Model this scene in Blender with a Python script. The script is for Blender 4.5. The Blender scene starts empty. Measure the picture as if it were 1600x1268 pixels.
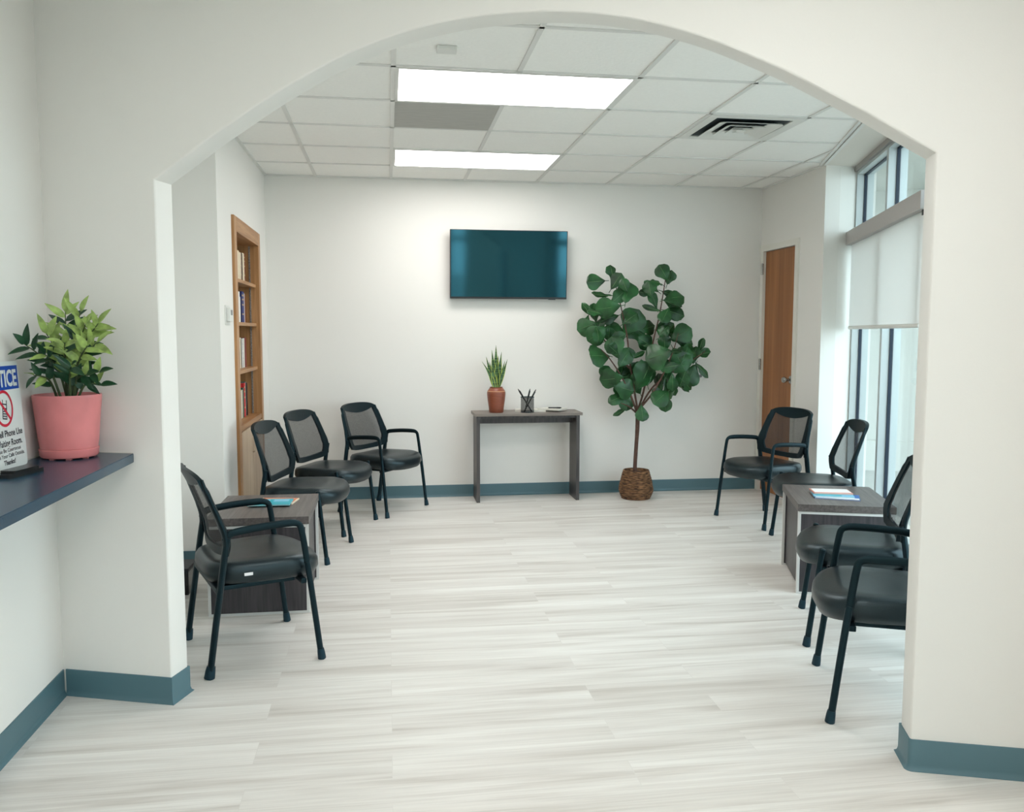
import bpy, bmesh, math, random
from mathutils import Vector, Matrix
random.seed(7)
PI = math.pi
scn = bpy.context.scene
COL = scn.collection

# ------------------------------------------------------------------ camera
F_PX, YAW, PITCH, ROLL = 1316.8, .14616, .08661, .00158
CAMZ = 1.405
fw = Vector((math.sin(YAW)*math.cos(PITCH), math.cos(YAW)*math.cos(PITCH), -math.sin(PITCH)))
rt = Vector((math.cos(YAW), -math.sin(YAW), 0)); up = rt.cross(fw)
rt2 = rt*math.cos(ROLL)+up*math.sin(ROLL); up2 = -rt*math.sin(ROLL)+up*math.cos(ROLL)
cam = bpy.data.cameras.new('camera'); camo = bpy.data.objects.new('camera', cam); COL.objects.link(camo)
cam.sensor_width = 36; cam.lens = F_PX/1600*36; cam.clip_start = .05; cam.clip_end = 200
m = Matrix(((rt2.x, up2.x, -fw.x, 0), (rt2.y, up2.y, -fw.y, 0), (rt2.z, up2.z, -fw.z, CAMZ), (0, 0, 0, 1)))
camo.matrix_world = m
scn.camera = camo

# ------------------------------------------------------------------ world and exposure
LAMP_BACK, LAMP_FRONT, SKY, SUN = 10.3, 12.0, 4.5, 1.0
w = bpy.data.worlds.new('sky'); scn.world = w; w.use_nodes = True
bg = w.node_tree.nodes['Background']
bg.inputs['Color'].default_value = (.79, .92, 1.0, 1); bg.inputs['Strength'].default_value = SKY
sun = bpy.data.lights.new('sun', 'SUN'); suno = bpy.data.objects.new('sun', sun); COL.objects.link(suno)
sun.energy = SUN; sun.angle = .02; sun.color = (1, .97, .9)
suno.rotation_mode = 'QUATERNION'; suno.rotation_quaternion = Vector((-.3233*.7-.9463*.12, -.9463*.7+.3233*.12, .75)).to_track_quat('Z', 'Y')
scn.view_settings.view_transform = 'Standard'; scn.view_settings.look = 'None'
scn.view_settings.exposure = 0.07; scn.view_settings.gamma = 1.0
scn.view_settings.use_curve_mapping = False

# ------------------------------------------------------------------ materials
def lin(r, g, b):
    f = lambda c: (c/255/12.92) if c/255 <= .04045 else ((c/255+.055)/1.055)**2.4
    return (f(r), f(g), f(b), 1)
def mat(name, col, rough=.5, metal=0, spec=.5, bump=0, bscale=80, var=0, vscale=8, coat=0, stretch=None, sheen=0):
    M = bpy.data.materials.new(name); M.use_nodes = True
    nt = M.node_tree; b = nt.nodes['Principled BSDF']
    b.inputs['Base Color'].default_value = col; b.inputs['Roughness'].default_value = rough
    b.inputs['Metallic'].default_value = metal; b.inputs['Specular IOR Level'].default_value = spec
    b.inputs['Coat Weight'].default_value = coat
    tc = nt.nodes.new('ShaderNodeTexCoord'); mp = nt.nodes.new('ShaderNodeMapping')
    nt.links.new(tc.outputs['Object'], mp.inputs[0])
    if stretch: mp.inputs['Scale'].default_value = stretch
    if var:
        n = nt.nodes.new('ShaderNodeTexNoise'); n.inputs['Scale'].default_value = vscale; n.inputs['Detail'].default_value = 5
        nt.links.new(mp.outputs[0], n.inputs[0])
        r = nt.nodes.new('ShaderNodeValToRGB')
        r.color_ramp.elements[0].position = .3; r.color_ramp.elements[1].position = .7
        r.color_ramp.elements[0].color = tuple(c*(1-var) for c in col[:3])+(1,)
        r.color_ramp.elements[1].color = tuple(min(1, c*(1+var)) for c in col[:3])+(1,)
        nt.links.new(n.outputs['Fac'], r.inputs[0]); nt.links.new(r.outputs[0], b.inputs['Base Color'])
    if bump:
        n2 = nt.nodes.new('ShaderNodeTexNoise'); n2.inputs['Scale'].default_value = bscale; n2.inputs['Detail'].default_value = 3
        nt.links.new(mp.outputs[0], n2.inputs[0])
        bp = nt.nodes.new('ShaderNodeBump'); bp.inputs['Strength'].default_value = bump; bp.inputs['Distance'].default_value = .004
        nt.links.new(n2.outputs['Fac'], bp.inputs['Height']); nt.links.new(bp.outputs[0], b.inputs['Normal'])
    return M
def emis(name, col, s):
    M = bpy.data.materials.new(name); M.use_nodes = True
    b = M.node_tree.nodes['Principled BSDF']; b.inputs['Base Color'].default_value = col
    b.inputs['Emission Color'].default_value = col; b.inputs['Emission Strength'].default_value = s
    return M

def floor_mat():
    M = bpy.data.materials.new('pale_plank_floor'); M.use_nodes = True; nt = M.node_tree; L = nt.links.new
    b = nt.nodes['Principled BSDF']; b.inputs['Roughness'].default_value = .42; b.inputs['Specular IOR Level'].default_value = .45
    tc = nt.nodes.new('ShaderNodeTexCoord')
    br = nt.nodes.new('ShaderNodeTexBrick'); L(tc.outputs['Object'], br.inputs[0])
    br.inputs['Scale'].default_value = 1; br.inputs['Brick Width'].default_value = 1.22; br.inputs['Row Height'].default_value = .152
    br.inputs['Mortar Size'].default_value = .0009; br.inputs['Mortar Smooth'].default_value = .1
    br.inputs['Color1'].default_value = (0, 0, 0, 1); br.inputs['Color2'].default_value = (1, 1, 1, 1); br.inputs['Mortar'].default_value = (.5, .5, .5, 1)
    br.offset = .37
    # offset the grain per plank
    ad = nt.nodes.new('ShaderNodeVectorMath'); ad.operation = 'MULTIPLY_ADD'
    L(br.outputs['Color'], ad.inputs[0]); ad.inputs[1].default_value = (7.3, 5.1, 3.0); L(tc.outputs['Object'], ad.inputs[2])
    mp = nt.nodes.new('ShaderNodeMapping'); mp.inputs['Scale'].default_value = (.42, 6.5, 1); L(ad.outputs[0], mp.inputs[0])
    n = nt.nodes.new('ShaderNodeTexNoise'); n.inputs['Scale'].default_value = 1.6; n.inputs['Detail'].default_value = 6; n.inputs['Distortion'].default_value = .9
    n.inputs['Roughness'].default_value = .55
    L(mp.outputs[0], n.inputs[0])
    mp2 = nt.nodes.new('ShaderNodeMapping'); mp2.inputs['Scale'].default_value = (1.6, 70, 1); L(ad.outputs[0], mp2.inputs[0])
    n2 = nt.nodes.new('ShaderNodeTexNoise'); n2.inputs['Scale'].default_value = 2; n2.inputs['Detail'].default_value = 4; L(mp2.outputs[0], n2.inputs[0])
    r = nt.nodes.new('ShaderNodeValToRGB'); e = r.color_ramp.elements
    e[0].position = .30; e[0].color = lin(203, 197, 188); e[1].position = .66; e[1].color = lin(238, 236, 230)
    x = r.color_ramp.elements.new(.46); x.color = lin(224, 220, 213)
    L(n.outputs['Fac'], r.inputs[0])
    mx = nt.nodes.new('ShaderNodeMixRGB'); mx.blend_type = 'MULTIPLY'; mx.inputs[0].default_value = .35
    r2 = nt.nodes.new('ShaderNodeValToRGB'); r2.color_ramp.elements[0].color = (.72, .71, .70, 1); r2.color_ramp.elements[0].position = .35
    r2.color_ramp.elements[1].color = (1, 1, 1, 1); r2.color_ramp.elements[1].position = .6
    L(n2.outputs['Fac'], r2.inputs[0]); L(r.outputs[0], mx.inputs[1]); L(r2.outputs[0], mx.inputs[2])
    # slight tone difference plank to plank
    mx2 = nt.nodes.new('ShaderNodeMixRGB'); mx2.blend_type = 'MULTIPLY'; mx2.inputs[0].default_value = 1
    r3 = nt.nodes.new('ShaderNodeValToRGB'); r3.color_ramp.elements[0].color = (.93, .925, .92, 1); r3.color_ramp.elements[1].color = (1, 1, 1, 1)
    L(br.outputs['Color'], r3.inputs[0]); L(mx.outputs[0], mx2.inputs[1]); L(r3.outputs[0], mx2.inputs[2])
    mx3 = nt.nodes.new('ShaderNodeMixRGB'); mx3.inputs[2].default_value = lin(214, 210, 203)
    L(br.outputs['Fac'], mx3.inputs[0]); L(mx2.outputs[0], mx3.inputs[1])
    L(mx3.outputs[0], b.inputs['Base Color'])
    return M
def wood_mat(name, c1, c2, axis='z', scale=1, rough=.45):
    M = bpy.data.materials.new(name); M.use_nodes = True; nt = M.node_tree; L = nt.links.new
    b = nt.nodes['Principled BSDF']; b.inputs['Roughness'].default_value = rough
    tc = nt.nodes.new('ShaderNodeTexCoord'); mp = nt.nodes.new('ShaderNodeMapping')
    s = {'z': (22, 22, 1.2), 'x': (1.2, 22, 22), 'y': (22, 1.2, 22)}[axis]
    mp.inputs['Scale'].default_value = tuple(q*scale for q in s); L(tc.outputs['Object'], mp.inputs[0])
    n = nt.nodes.new('ShaderNodeTexNoise'); n.inputs['Scale'].default_value = 2.2; n.inputs['Detail'].default_value = 6; n.inputs['Distortion'].default_value = .6
    L(mp.outputs[0], n.inputs[0])
    r = nt.nodes.new('ShaderNodeValToRGB'); r.color_ramp.elements[0].position = .32; r.color_ramp.elements[1].position = .68
    r.color_ramp.elements[0].color = c1; r.color_ramp.elements[1].color = c2
    L(n.outputs['Fac'], r.inputs[0]); L(r.outputs[0], b.inputs['Base Color'])
    return M
def mesh_fabric(name, col, open_):
    M = bpy.data.materials.new(name); M.use_nodes = True; nt = M.node_tree; L = nt.links.new
    b = nt.nodes['Principled BSDF']; b.inputs['Base Color'].default_value = col; b.inputs['Roughness'].default_value = .7
    out = nt.nodes['Material Output']; tr = nt.nodes.new('ShaderNodeBsdfTransparent'); mx = nt.nodes.new('ShaderNodeMixShader')
    tc = nt.nodes.new('ShaderNodeTexCoord'); mp = nt.nodes.new('ShaderNodeMapping'); mp.inputs['Scale'].default_value = (1, 1, 6)
    L(tc.outputs['Object'], mp.inputs[0])
    n = nt.nodes.new('ShaderNodeTexNoise'); n.inputs['Scale'].default_value = 90; L(mp.outputs[0], n.inputs[0])
    ma = nt.nodes.new('ShaderNodeMath'); ma.operation = 'MULTIPLY_ADD'; ma.inputs[1].default_value = .3; ma.inputs[2].default_value = open_-.15
    L(n.outputs['Fac'], ma.inputs[0]); L(ma.outputs[0], mx.inputs[0])
    L(b.outputs[0], mx.inputs[1]); L(tr.outputs[0], mx.inputs[2]); L(mx.outputs[0], out.inputs[0])
    return M
def glass_mat(name, tint, refl=.07):
    M = bpy.data.materials.new(name); M.use_nodes = True; nt = M.node_tree; L = nt.links.new
    nt.nodes.remove(nt.nodes['Principled BSDF'])
    out = nt.nodes['Material Output']; tr = nt.nodes.new('ShaderNodeBsdfTransparent'); gl = nt.nodes.new('ShaderNodeBsdfGlossy')
    tr.inputs[0].default_value = tint; gl.inputs['Roughness'].default_value = .01
    lw = nt.nodes.new('ShaderNodeLayerWeight'); lw.inputs[0].default_value = .5
    pw = nt.nodes.new('ShaderNodeMath'); pw.operation = 'POWER'; pw.inputs[1].default_value = 5; L(lw.outputs['Facing'], pw.inputs[0])
    fr = nt.nodes.new('ShaderNodeMath'); fr.operation = 'MULTIPLY_ADD'; fr.inputs[1].default_value = .45; fr.inputs[2].default_value = .03; L(pw.outputs[0], fr.inputs[0])
    mx = nt.nodes.new('ShaderNodeMixShader'); L(fr.outputs[0], mx.inputs[0]); L(tr.outputs[0], mx.inputs[1]); L(gl.outputs[0], mx.inputs[2]); L(mx.outputs[0], out.inputs[0])
    return M
def shade_mat(name, col):
    M = bpy.data.materials.new(name); M.use_nodes = True; nt = M.node_tree; L = nt.links.new
    nt.nodes.remove(nt.nodes['Principled BSDF'])
    out = nt.nodes['Material Output']; d = nt.nodes.new('ShaderNodeBsdfDiffuse'); t = nt.nodes.new('ShaderNodeBsdfTranslucent')
    d.inputs[0].default_value = col; t.inputs[0].default_value = col
    mx = nt.nodes.new('ShaderNodeMixShader'); mx.inputs[0].default_value = .5
    L(d.outputs[0], mx.inputs[1]); L(t.outputs[0], mx.inputs[2]); L(mx.outputs[0], out.inputs[0])
    return M
def basket_mat():
    M = bpy.data.materials.new('woven_seagrass'); M.use_nodes = True; nt = M.node_tree; L = nt.links.new
    b = nt.nodes['Principled BSDF']; b.inputs['Roughness'].default_value = .8
    tc = nt.nodes.new('ShaderNodeTexCoord'); mp = nt.nodes.new('ShaderNodeMapping'); mp.inputs['Scale'].default_value = (25, 25, 110)
    L(tc.outputs['Object'], mp.inputs[0]); n = nt.nodes.new('ShaderNodeTexNoise'); n.inputs['Scale'].default_value = 1; n.inputs['Detail'].default_value = 4
    L(mp.outputs[0], n.inputs[0]); r = nt.nodes.new('ShaderNodeValToRGB')
    r.color_ramp.elements[0].position = .35; r.color_ramp.elements[0].color = lin(58, 38, 26); r.color_ramp.elements[1].position = .65; r.color_ramp.elements[1].color = lin(152, 112, 78)
    L(n.outputs['Fac'], r.inputs[0]); L(r.outputs[0], b.inputs['Base Color'])
    bp = nt.nodes.new('ShaderNodeBump'); bp.inputs['Strength'].default_value = .8; bp.inputs['Distance'].default_value = .004
    L(n.outputs['Fac'], bp.inputs['Height']); L(bp.outputs[0], b.inputs['Normal'])
    return M
def snake_mat():
    M = bpy.data.materials.new('banded_snake_leaf'); M.use_nodes = True; nt = M.node_tree; L = nt.links.new
    b = nt.nodes['Principled BSDF']; b.inputs['Roughness'].default_value = .4
    tc = nt.nodes.new('ShaderNodeTexCoord'); mp = nt.nodes.new('ShaderNodeMapping'); mp.inputs['Scale'].default_value = (12, 12, 60)
    L(tc.outputs['Object'], mp.inputs[0]); n = nt.nodes.new('ShaderNodeTexNoise'); L(mp.outputs[0], n.inputs[0]); n.inputs['Scale'].default_value = 1.2
    r = nt.nodes.new('ShaderNodeValToRGB'); r.color_ramp.elements[0].position = .4; r.color_ramp.elements[0].color = lin(28, 62, 38); r.color_ramp.elements[1].position = .62; r.color_ramp.elements[1].color = lin(84, 122, 74)
    L(n.outputs['Fac'], r.inputs[0]); L(r.outputs[0], b.inputs['Base Color'])
    return M

WALL = mat('warm_grey_wall_paint', lin(231, 229, 223), .75, bump=.05, bscale=160)
SOFFIT = mat('soffit_paint', lin(222, 217, 208), .8)
TILE = mat('acoustic_ceiling_tile', lin(246, 245, 240), .9, bump=.35, bscale=70, var=.015, vscale=60)
RETURN = mat('grey_return_tile', lin(178, 176, 170), .85, var=.05, vscale=9, stretch=(1, 4, 1))
TBAR = mat('white_ceiling_grid_metal', lin(222, 221, 216), .5)
FCEIL = mat('white_ceiling_paint', lin(225, 224, 218), .85)
FLOOR = floor_mat()
BASE = mat('slate_vinyl_base', lin(80, 112, 121), .40)
TRIMW = mat('white_enamel_trim', lin(226, 224, 214), .45)
DOOR = wood_mat('brown_birch_door', lin(132, 80, 38), lin(164, 108, 60), 'z', .22, .38)
CHROME = mat('satin_steel', lin(170, 168, 165), .22, metal=1)
CASE = wood_mat('honey_oak', lin(158, 112, 68), lin(190, 142, 94), 'z', .8, .42)
CASEIN = wood_mat('oak_shelf', lin(150, 104, 62), lin(184, 138, 92), 'y', .8, .45)
CABD = wood_mat('pale_oak_door', lin(176, 148, 118), lin(200, 176, 148), 'z', .6, .4)
ALU = mat('pale_aluminium_frame', lin(190, 198, 198), .45, metal=.2)
ALUD = mat('grey_head_trim', lin(160, 156, 152), .5)
GASK = mat('dark_glazing_gasket', lin(12, 34, 54), .5)
VAL = mat('taupe_shade_cassette', lin(176, 171, 167), .5)
GLASS = glass_mat('window_glass', (.945, .98, .978, 1))
SHADE = shade_mat('translucent_roller_fabric', (.86, .86, .84, 1))
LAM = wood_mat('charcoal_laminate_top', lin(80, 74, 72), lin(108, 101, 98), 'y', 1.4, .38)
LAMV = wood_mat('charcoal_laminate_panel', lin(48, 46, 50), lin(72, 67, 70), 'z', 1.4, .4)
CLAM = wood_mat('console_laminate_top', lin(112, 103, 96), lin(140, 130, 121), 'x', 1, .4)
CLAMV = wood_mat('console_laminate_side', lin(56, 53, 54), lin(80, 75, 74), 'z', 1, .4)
SILV = mat('silver_edge_trim', lin(214, 214, 211), .35, metal=.15)
VINYL = mat('black_vinyl_upholstery', (.006, .010, .013, 1), .34, spec=.55, bump=.15, bscale=220)
VINYL.node_tree.nodes['Principled BSDF'].inputs['Specular Tint'].default_value = (.72, .94, 1, 1)
FRAMEM = mat('black_powder_coated_steel', (.004, .009, .012, 1), .36, spec=.33)
PLAS = mat('black_chair_plastic', (.004, .008, .010, 1), .42, spec=.28)
RUB = mat('black_rubber_foot', (.008, .02, .03, 1), .55)
MESHF = mesh_fabric('black_mesh_fabric', (.028, .030, .032, 1), .30)
TAG = mat('white_tag', lin(232, 232, 232), .6)
TVB = mat('black_tv_bezel', (.012, .014, .015, 1), .3)
TVS = mat('glossy_dark_screen', (.003, .014, .018, 1), .07, spec=1.0)
TVS.node_tree.nodes['Principled BSDF'].inputs['IOR'].default_value = 1.5
TVS.node_tree.nodes['Principled BSDF'].inputs['Specular Tint'].default_value = (.25, .80, 1, 1)
LEAF = mat('fiddle_leaf_green', lin(34, 80, 40), .36, var=.60, vscale=9, spec=.45)
RIBM = mat('pale_leaf_rib', lin(96, 132, 84), .5)
BARK = mat('brown_bark', lin(88, 64, 54), .85, bump=.6, bscale=60, var=.3, vscale=30)
for q_ in (FRAMEM, PLAS, RUB): q_.node_tree.nodes['Principled BSDF'].inputs['Specular Tint'].default_value = (.45, .85, 1, 1)
BASKET = basket_mat()
SOIL = mat('dark_potting_soil', lin(38, 30, 26), .95, bump=.8, bscale=90)
PINK = mat('pink_marbled_plastic', lin(216, 128, 128), .34, var=.12, vscale=9, stretch=(1, 1, .6))
ZDARK = mat('deep_green_leaf', lin(26, 66, 40), .35, var=.3, vscale=20)
ZLIME = mat('variegated_lime_leaf', lin(146, 170, 92), .38, var=.42, vscale=34)
ZSTEM = mat('green_brown_stalk', lin(70, 84, 52), .6)
TERRA = mat('terracotta_glaze', lin(134, 72, 50), .40, var=.14, vscale=14, stretch=(1, 1, 6))
TERRAB = mat('tan_glaze_band', lin(196, 150, 112), .5)
SNAKE = snake_mat()
YEDGE = mat('yellow_leaf_margin', lin(188, 200, 96), .45)
BLUEC = mat('blue_speckled_laminate', lin(22, 62, 84), .26, var=.30, vscale=240, spec=.6)
SIGNW = mat('white_sign_plastic', lin(222, 228, 224), .3)
SIGNB = mat('sign_blue', lin(18, 72, 168), .4)
SIGNR = mat('sign_red', lin(206, 34, 60), .4)
SIGNK = mat('sign_black', lin(30, 40, 52), .5)
BLK = mat('gloss_black_plastic', (.008, .009, .010, 1), .22)
WPL = mat('white_plastic', lin(222, 222, 216), .45)
GREY = mat('grey_plastic', lin(120, 120, 118), .5)
STUC = mat('pale_stucco', lin(200, 201, 195), .9, bump=.2, bscale=30)
CONC = mat('light_concrete', lin(170, 172, 168), .9, var=.06, vscale=3)
def flat(name, r, g, b, rough=.5): return mat(name, lin(r, g, b), rough)
def lamp_mat(name, s): return emis(name, (1.0, .965, .95, 1), s)

# ------------------------------------------------------------------ mesh helpers
def box(bm, x0, x1, y0, y1, z0, z1, M=None, bev=0):
    r = bmesh.ops.create_cube(bm, size=1)
    vs = r['verts']
    S = Matrix.Translation(((x0+x1)/2, (y0+y1)/2, (z0+z1)/2)) @ Matrix.Diagonal((abs(x1-x0), abs(y1-y0), abs(z1-z0), 1))
    bmesh.ops.transform(bm, matrix=S, verts=vs)
    if bev:
        es = list({e for v in vs for e in v.link_edges})
        rr = bmesh.ops.bevel(bm, geom=es, offset=bev, segments=2, affect='EDGES', profile=.6)
        vs = list({v for f in rr['faces'] for v in f.verts} | {v for v in vs if v.is_valid})
    if M is not None: bmesh.ops.transform(bm, matrix=M, verts=vs)
    return vs
def prism(bm, pts, z0, z1, M=None):
    a = [bm.verts.new((x, y, z0)) for x, y in pts]; b = [bm.verts.new((x, y, z1)) for x, y in pts]
    n = len(pts)
    bm.faces.new(a[::-1]); bm.faces.new(b)
    for i in range(n): bm.faces.new((a[i], a[(i+1) % n], b[(i+1) % n], b[i]))
    if M is not None: bmesh.ops.transform(bm, matrix=M, verts=a+b)
    return a+b
def tube(bm, pts, rad, seg=10, sx=1, sy=1, upv=(0, 0, 1), caps=True):
    pts = [Vector(p) for p in pts]; n = len(pts)
    if not hasattr(rad, '__len__'): rad = [rad]*n
    rings = []; side = None
    for i, p in enumerate(pts):
        t = (pts[min(i+1, n-1)]-pts[max(i-1, 0)]).normalized()
        if side is None:
            a = Vector(upv)
            if abs(a.dot(t)) > .95: a = Vector((1, 0, 0))
            side = a.cross(t).normalized()
        side = (side-t*side.dot(t)).normalized()
        nn = t.cross(side)
        rings.append([bm.verts.new(p+(side*math.cos(2*PI*k/seg)*sx+nn*math.sin(2*PI*k/seg)*sy)*rad[i]) for k in range(seg)])
    for a, b in zip(rings, rings[1:]):
        for k in range(seg): bm.faces.new((a[k], a[(k+1) % seg], b[(k+1) % seg], b[k]))
    if caps: bm.faces.new(rings[0][::-1]); bm.faces.new(rings[-1])
def smoothpath(pts, sub=5):
    pts = [Vector(p) for p in pts]; out = []
    for i in range(len(pts)-1):
        p0 = pts[max(i-1, 0)]; p1 = pts[i]; p2 = pts[i+1]; p3 = pts[min(i+2, len(pts)-1)]
        for k in range(sub):
            t = k/sub
            out.append(.5*((2*p1)+(p2-p0)*t+(2*p0-5*p1+4*p2-p3)*t*t+(3*p1-3*p2+p3-p0)*t**3))
    out.append(pts[-1]); return out
def lathe(bm, prof, seg=40, c=(0, 0, 0), cap0=True, cap1=False):
    rings = [[bm.verts.new((c[0]+r*math.cos(2*PI*k/seg), c[1]+r*math.sin(2*PI*k/seg), c[2]+z)) for k in range(seg)] for r, z in prof]
    for a, b in zip(rings, rings[1:]):
        for k in range(seg): bm.faces.new((a[k], a[(k+1) % seg], b[(k+1) % seg], b[k]))
    if cap0: bm.faces.new(rings[0][::-1])
    if cap1: bm.faces.new(rings[-1])
def obj(name, bm, M, parent=None, smooth=False, angle=None, **props):
    bmesh.ops.recalc_face_normals(bm, faces=bm.faces)
    me = bpy.data.meshes.new(name); bm.to_mesh(me); bm.free()
    if smooth:
        for p in me.polygons: p.use_smooth = True
        try: me.set_sharp_from_angle(angle=math.radians(angle or 40))
        except Exception: pass
    mats = M if isinstance(M, (list, tuple)) else [M]
    for q in mats: me.materials.append(q)
    o = bpy.data.objects.new(name, me); COL.objects.link(o)
    if parent: o.parent = parent
    for k, v in props.items(): o[k] = v
    return o
def thing(name, label, cat, loc=(0, 0, 0), rz=0, group=None):
    o = bpy.data.objects.new(name, None); COL.objects.link(o); o.location = loc; o.rotation_euler = (0, 0, rz)
    o.empty_display_size = .05
    o['label'] = label; o['category'] = cat
    if group: o['group'] = group
    return o
def tag(o, label, cat, group=None):
    o['label'] = label; o['category'] = cat
    if group: o['group'] = group
    return o
def struct(name, bm, M, parent=None, **k):
    o = obj(name, bm, M, parent, **k)
    if not parent: o['kind'] = 'structure'
    return o
def sempty(name):
    o = bpy.data.objects.new(name, None); COL.objects.link(o); o.empty_display_size = .05; o['kind'] = 'structure'; return o
NB = bmesh.new
def copy_tree(o, parent=None):
    c = o.copy(); COL.objects.link(c); c.parent = parent
    for ch in [q for q in KIDS.get(o.name, [])]: copy_tree(ch, c)
    return c
KIDS = {}
def index_kids():
    KIDS.clear()
    for o in bpy.data.objects:
        if o.parent: KIDS.setdefault(o.parent.name, []).append(o)

# ------------------------------------------------------------------ room geometry
H = 2.672; HF = 2.78
XL, XR, YB = -.975, 3.29, 7.17          # bookcase wall, door wall, back wall
XF = -1.262                              # far left wall line
A = Vector((-.823, 3.248)); E = Vector((.9463, -.3233)); N = Vector((.3233, .9463))   # arch wall
W = Vector((3.56, 6.11))                 # far corner of the window wall, runs along -N
TH = .112
def AU(u, v=0): p = A+E*u+N*v; return (p.x, p.y)
def WS(s, off=0): p = W-N*s+E*off; return (p.x, p.y)
MA = Matrix(((E.x, N.x, 0, A.x), (E.y, N.y, 0, A.y), (0, 0, 1, 0), (0, 0, 0, 1)))       # arch frame: x=u, y=v
MW = Matrix(((-N.x, E.x, 0, W.x), (-N.y, E.y, 0, W.y), (0, 0, 1, 0), (0, 0, 0, 1)))     # window frame: x=s, y=out
SARCH = 4.125
YR = -2.6

bm = NB(); prism(bm, [(-1.5, YR-.1), (.9, YR-.1), (.72, YR), (4.0, 6.2), (3.7, 7.4), (-1.5, 7.4)], -.1, 0); struct('floor', bm, FLOOR)
# ceiling tiles over the waiting room (behind the arch wall)
bm = NB(); prism(bm, [AU(-.6, TH*.5), AU(3.35, TH*.5), WS(-.1, .05), (XR+.1, 6.0), (XR+.1, YB+.1), (-1.4, YB+.1)], H+.006, H+.1); struct('ceiling', bm, TILE)
# painted strip of ceiling between the grid and the window wall
x0 = (XR, 6.08)
sf0 = Vector(x0); sf1 = sf0-N*4.1
bm = NB(); prism(bm, [tuple(sf0+Vector((0, .0))), tuple(sf1), WS(SARCH), WS(0)], H-.004, H+.05); struct('ceiling', bm, SOFFIT)
# front room ceiling
bm = NB(); prism(bm, [(XF-.1, 3.6), AU(0, .01), AU(3.4, .01), (.75, YR-.1), (XF-.1, YR-.1)], HF, HF+.1); struct('ceiling', bm, FCEIL)
# T-bar grid
T = .6096; GX, GY = .0413, 6.6278
bm = NB(); bw = .012
def inside(x, y):
    p = Vector((x, y))
    if (p-A).dot(N) < TH*.5: return False
    if y > YB or x < XF: return False
    if x < XL and y > 5.18: return False
    if (p-sf0).dot(E) > 0: return False
    if x > XR and y > 6.08: return False
    return True
def bar(xa, ya, xb, yb, wdt=bw):
    n = 60; seg = None
    pts = [(xa+(xb-xa)*i/n, ya+(yb-ya)*i/n) for i in range(n+1)]
    ins = [p for p in pts if inside(*p)]
    if len(ins) < 2: return
    (a, b), (c, d) = ins[0], ins[-1]
    if abs(c-a) > abs(d-b): box(bm, a, c, b-wdt, b+wdt, H-.001, H+.012)
    else: box(bm, a-wdt, a+wdt, b, d, H-.001, H+.012)
LIGHTV = {(0, 0), (1, 0), (0, 3), (1, 3)}      # cells (u, v) taken by the troffers; v counts rows toward the camera
for u in range(-3, 7):
    for v in range(-1, 9):
        x = GX+u*T; y = GY-v*T
        if not ((u, v) in LIGHTV and (u-1, v) in LIGHTV): bar(x, y-T, x, y)
        bar(x, y, x+T, y, .010)
o = struct('trim_1', bm, TBAR)
# perimeter angle of the grid
bm = NB()
box(bm, XL, XR, YB-.02, YB, H-.004, H+.006); box(bm, XL, XL+.02, 5.18, YB, H-.004, H+.006); box(bm, XR-.02, XR, 6.08, YB, H-.004, H+.006)
prism(bm, [tuple(sf0+Vector((-.0, 0))), tuple(sf1), tuple(sf1-E*.022), tuple(sf0-E*.022)], H-.008, H+.006)
prism(bm, [tuple(sf0-E*.03), tuple(sf1-E*.03), tuple(sf1-E*.05), tuple(sf0-E*.05)], H-.004, H+.006)
struct('trim_2', bm, TBAR)

# walls
bm = NB(); box(bm, XL-.1, XR+.2, YB, YB+.12, 0, H+.1); struct('wall_back', bm, WALL)
BY0, BY1, BZ1 = 5.70, 6.66, 2.075        # bookcase opening
bm = NB()
box(bm, XL-.02, XL, 5.18, BY0, 0, H+.05); box(bm, XL-.02, XL, BY1, YB, 0, H+.05); box(bm, XL-.02, XL, BY0, BY1, BZ1, H+.05)
box(bm, XF-.12, XL-.02, 5.18, 5.20, 0, H+.05)
box(bm, XF-.12, XF, 5.2, YB+.1, 0, H+.05)
struct('wall_left_bookcase', bm, WALL)
bm = NB(); box(bm, XF-.12, XF, YR-.1, 5.18, 0, HF+.05); struct('wall_left', bm, WALL)
DY0, DY1, DZ = 6.505, 7.095, 2.12
bm = NB(); box(bm, XR, XR+.12, 6.08, DY0, 0, H+.05); box(bm, XR, XR+.12, DY1, YB, 0, H+.05); box(bm, XR, XR+.12, DY0, DY1, DZ, H+.05)
bm2 = NB(); prism(bm2, [(XR+.12, 6.08), (XR+.12, 6.20), (3.72, 6.25), (3.56+.1, 6.11), (3.56, 6.11)], 0, H+.05)
struct('wall_right', bm, WALL); struct('wall_right_return', bm2, WALL)

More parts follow.
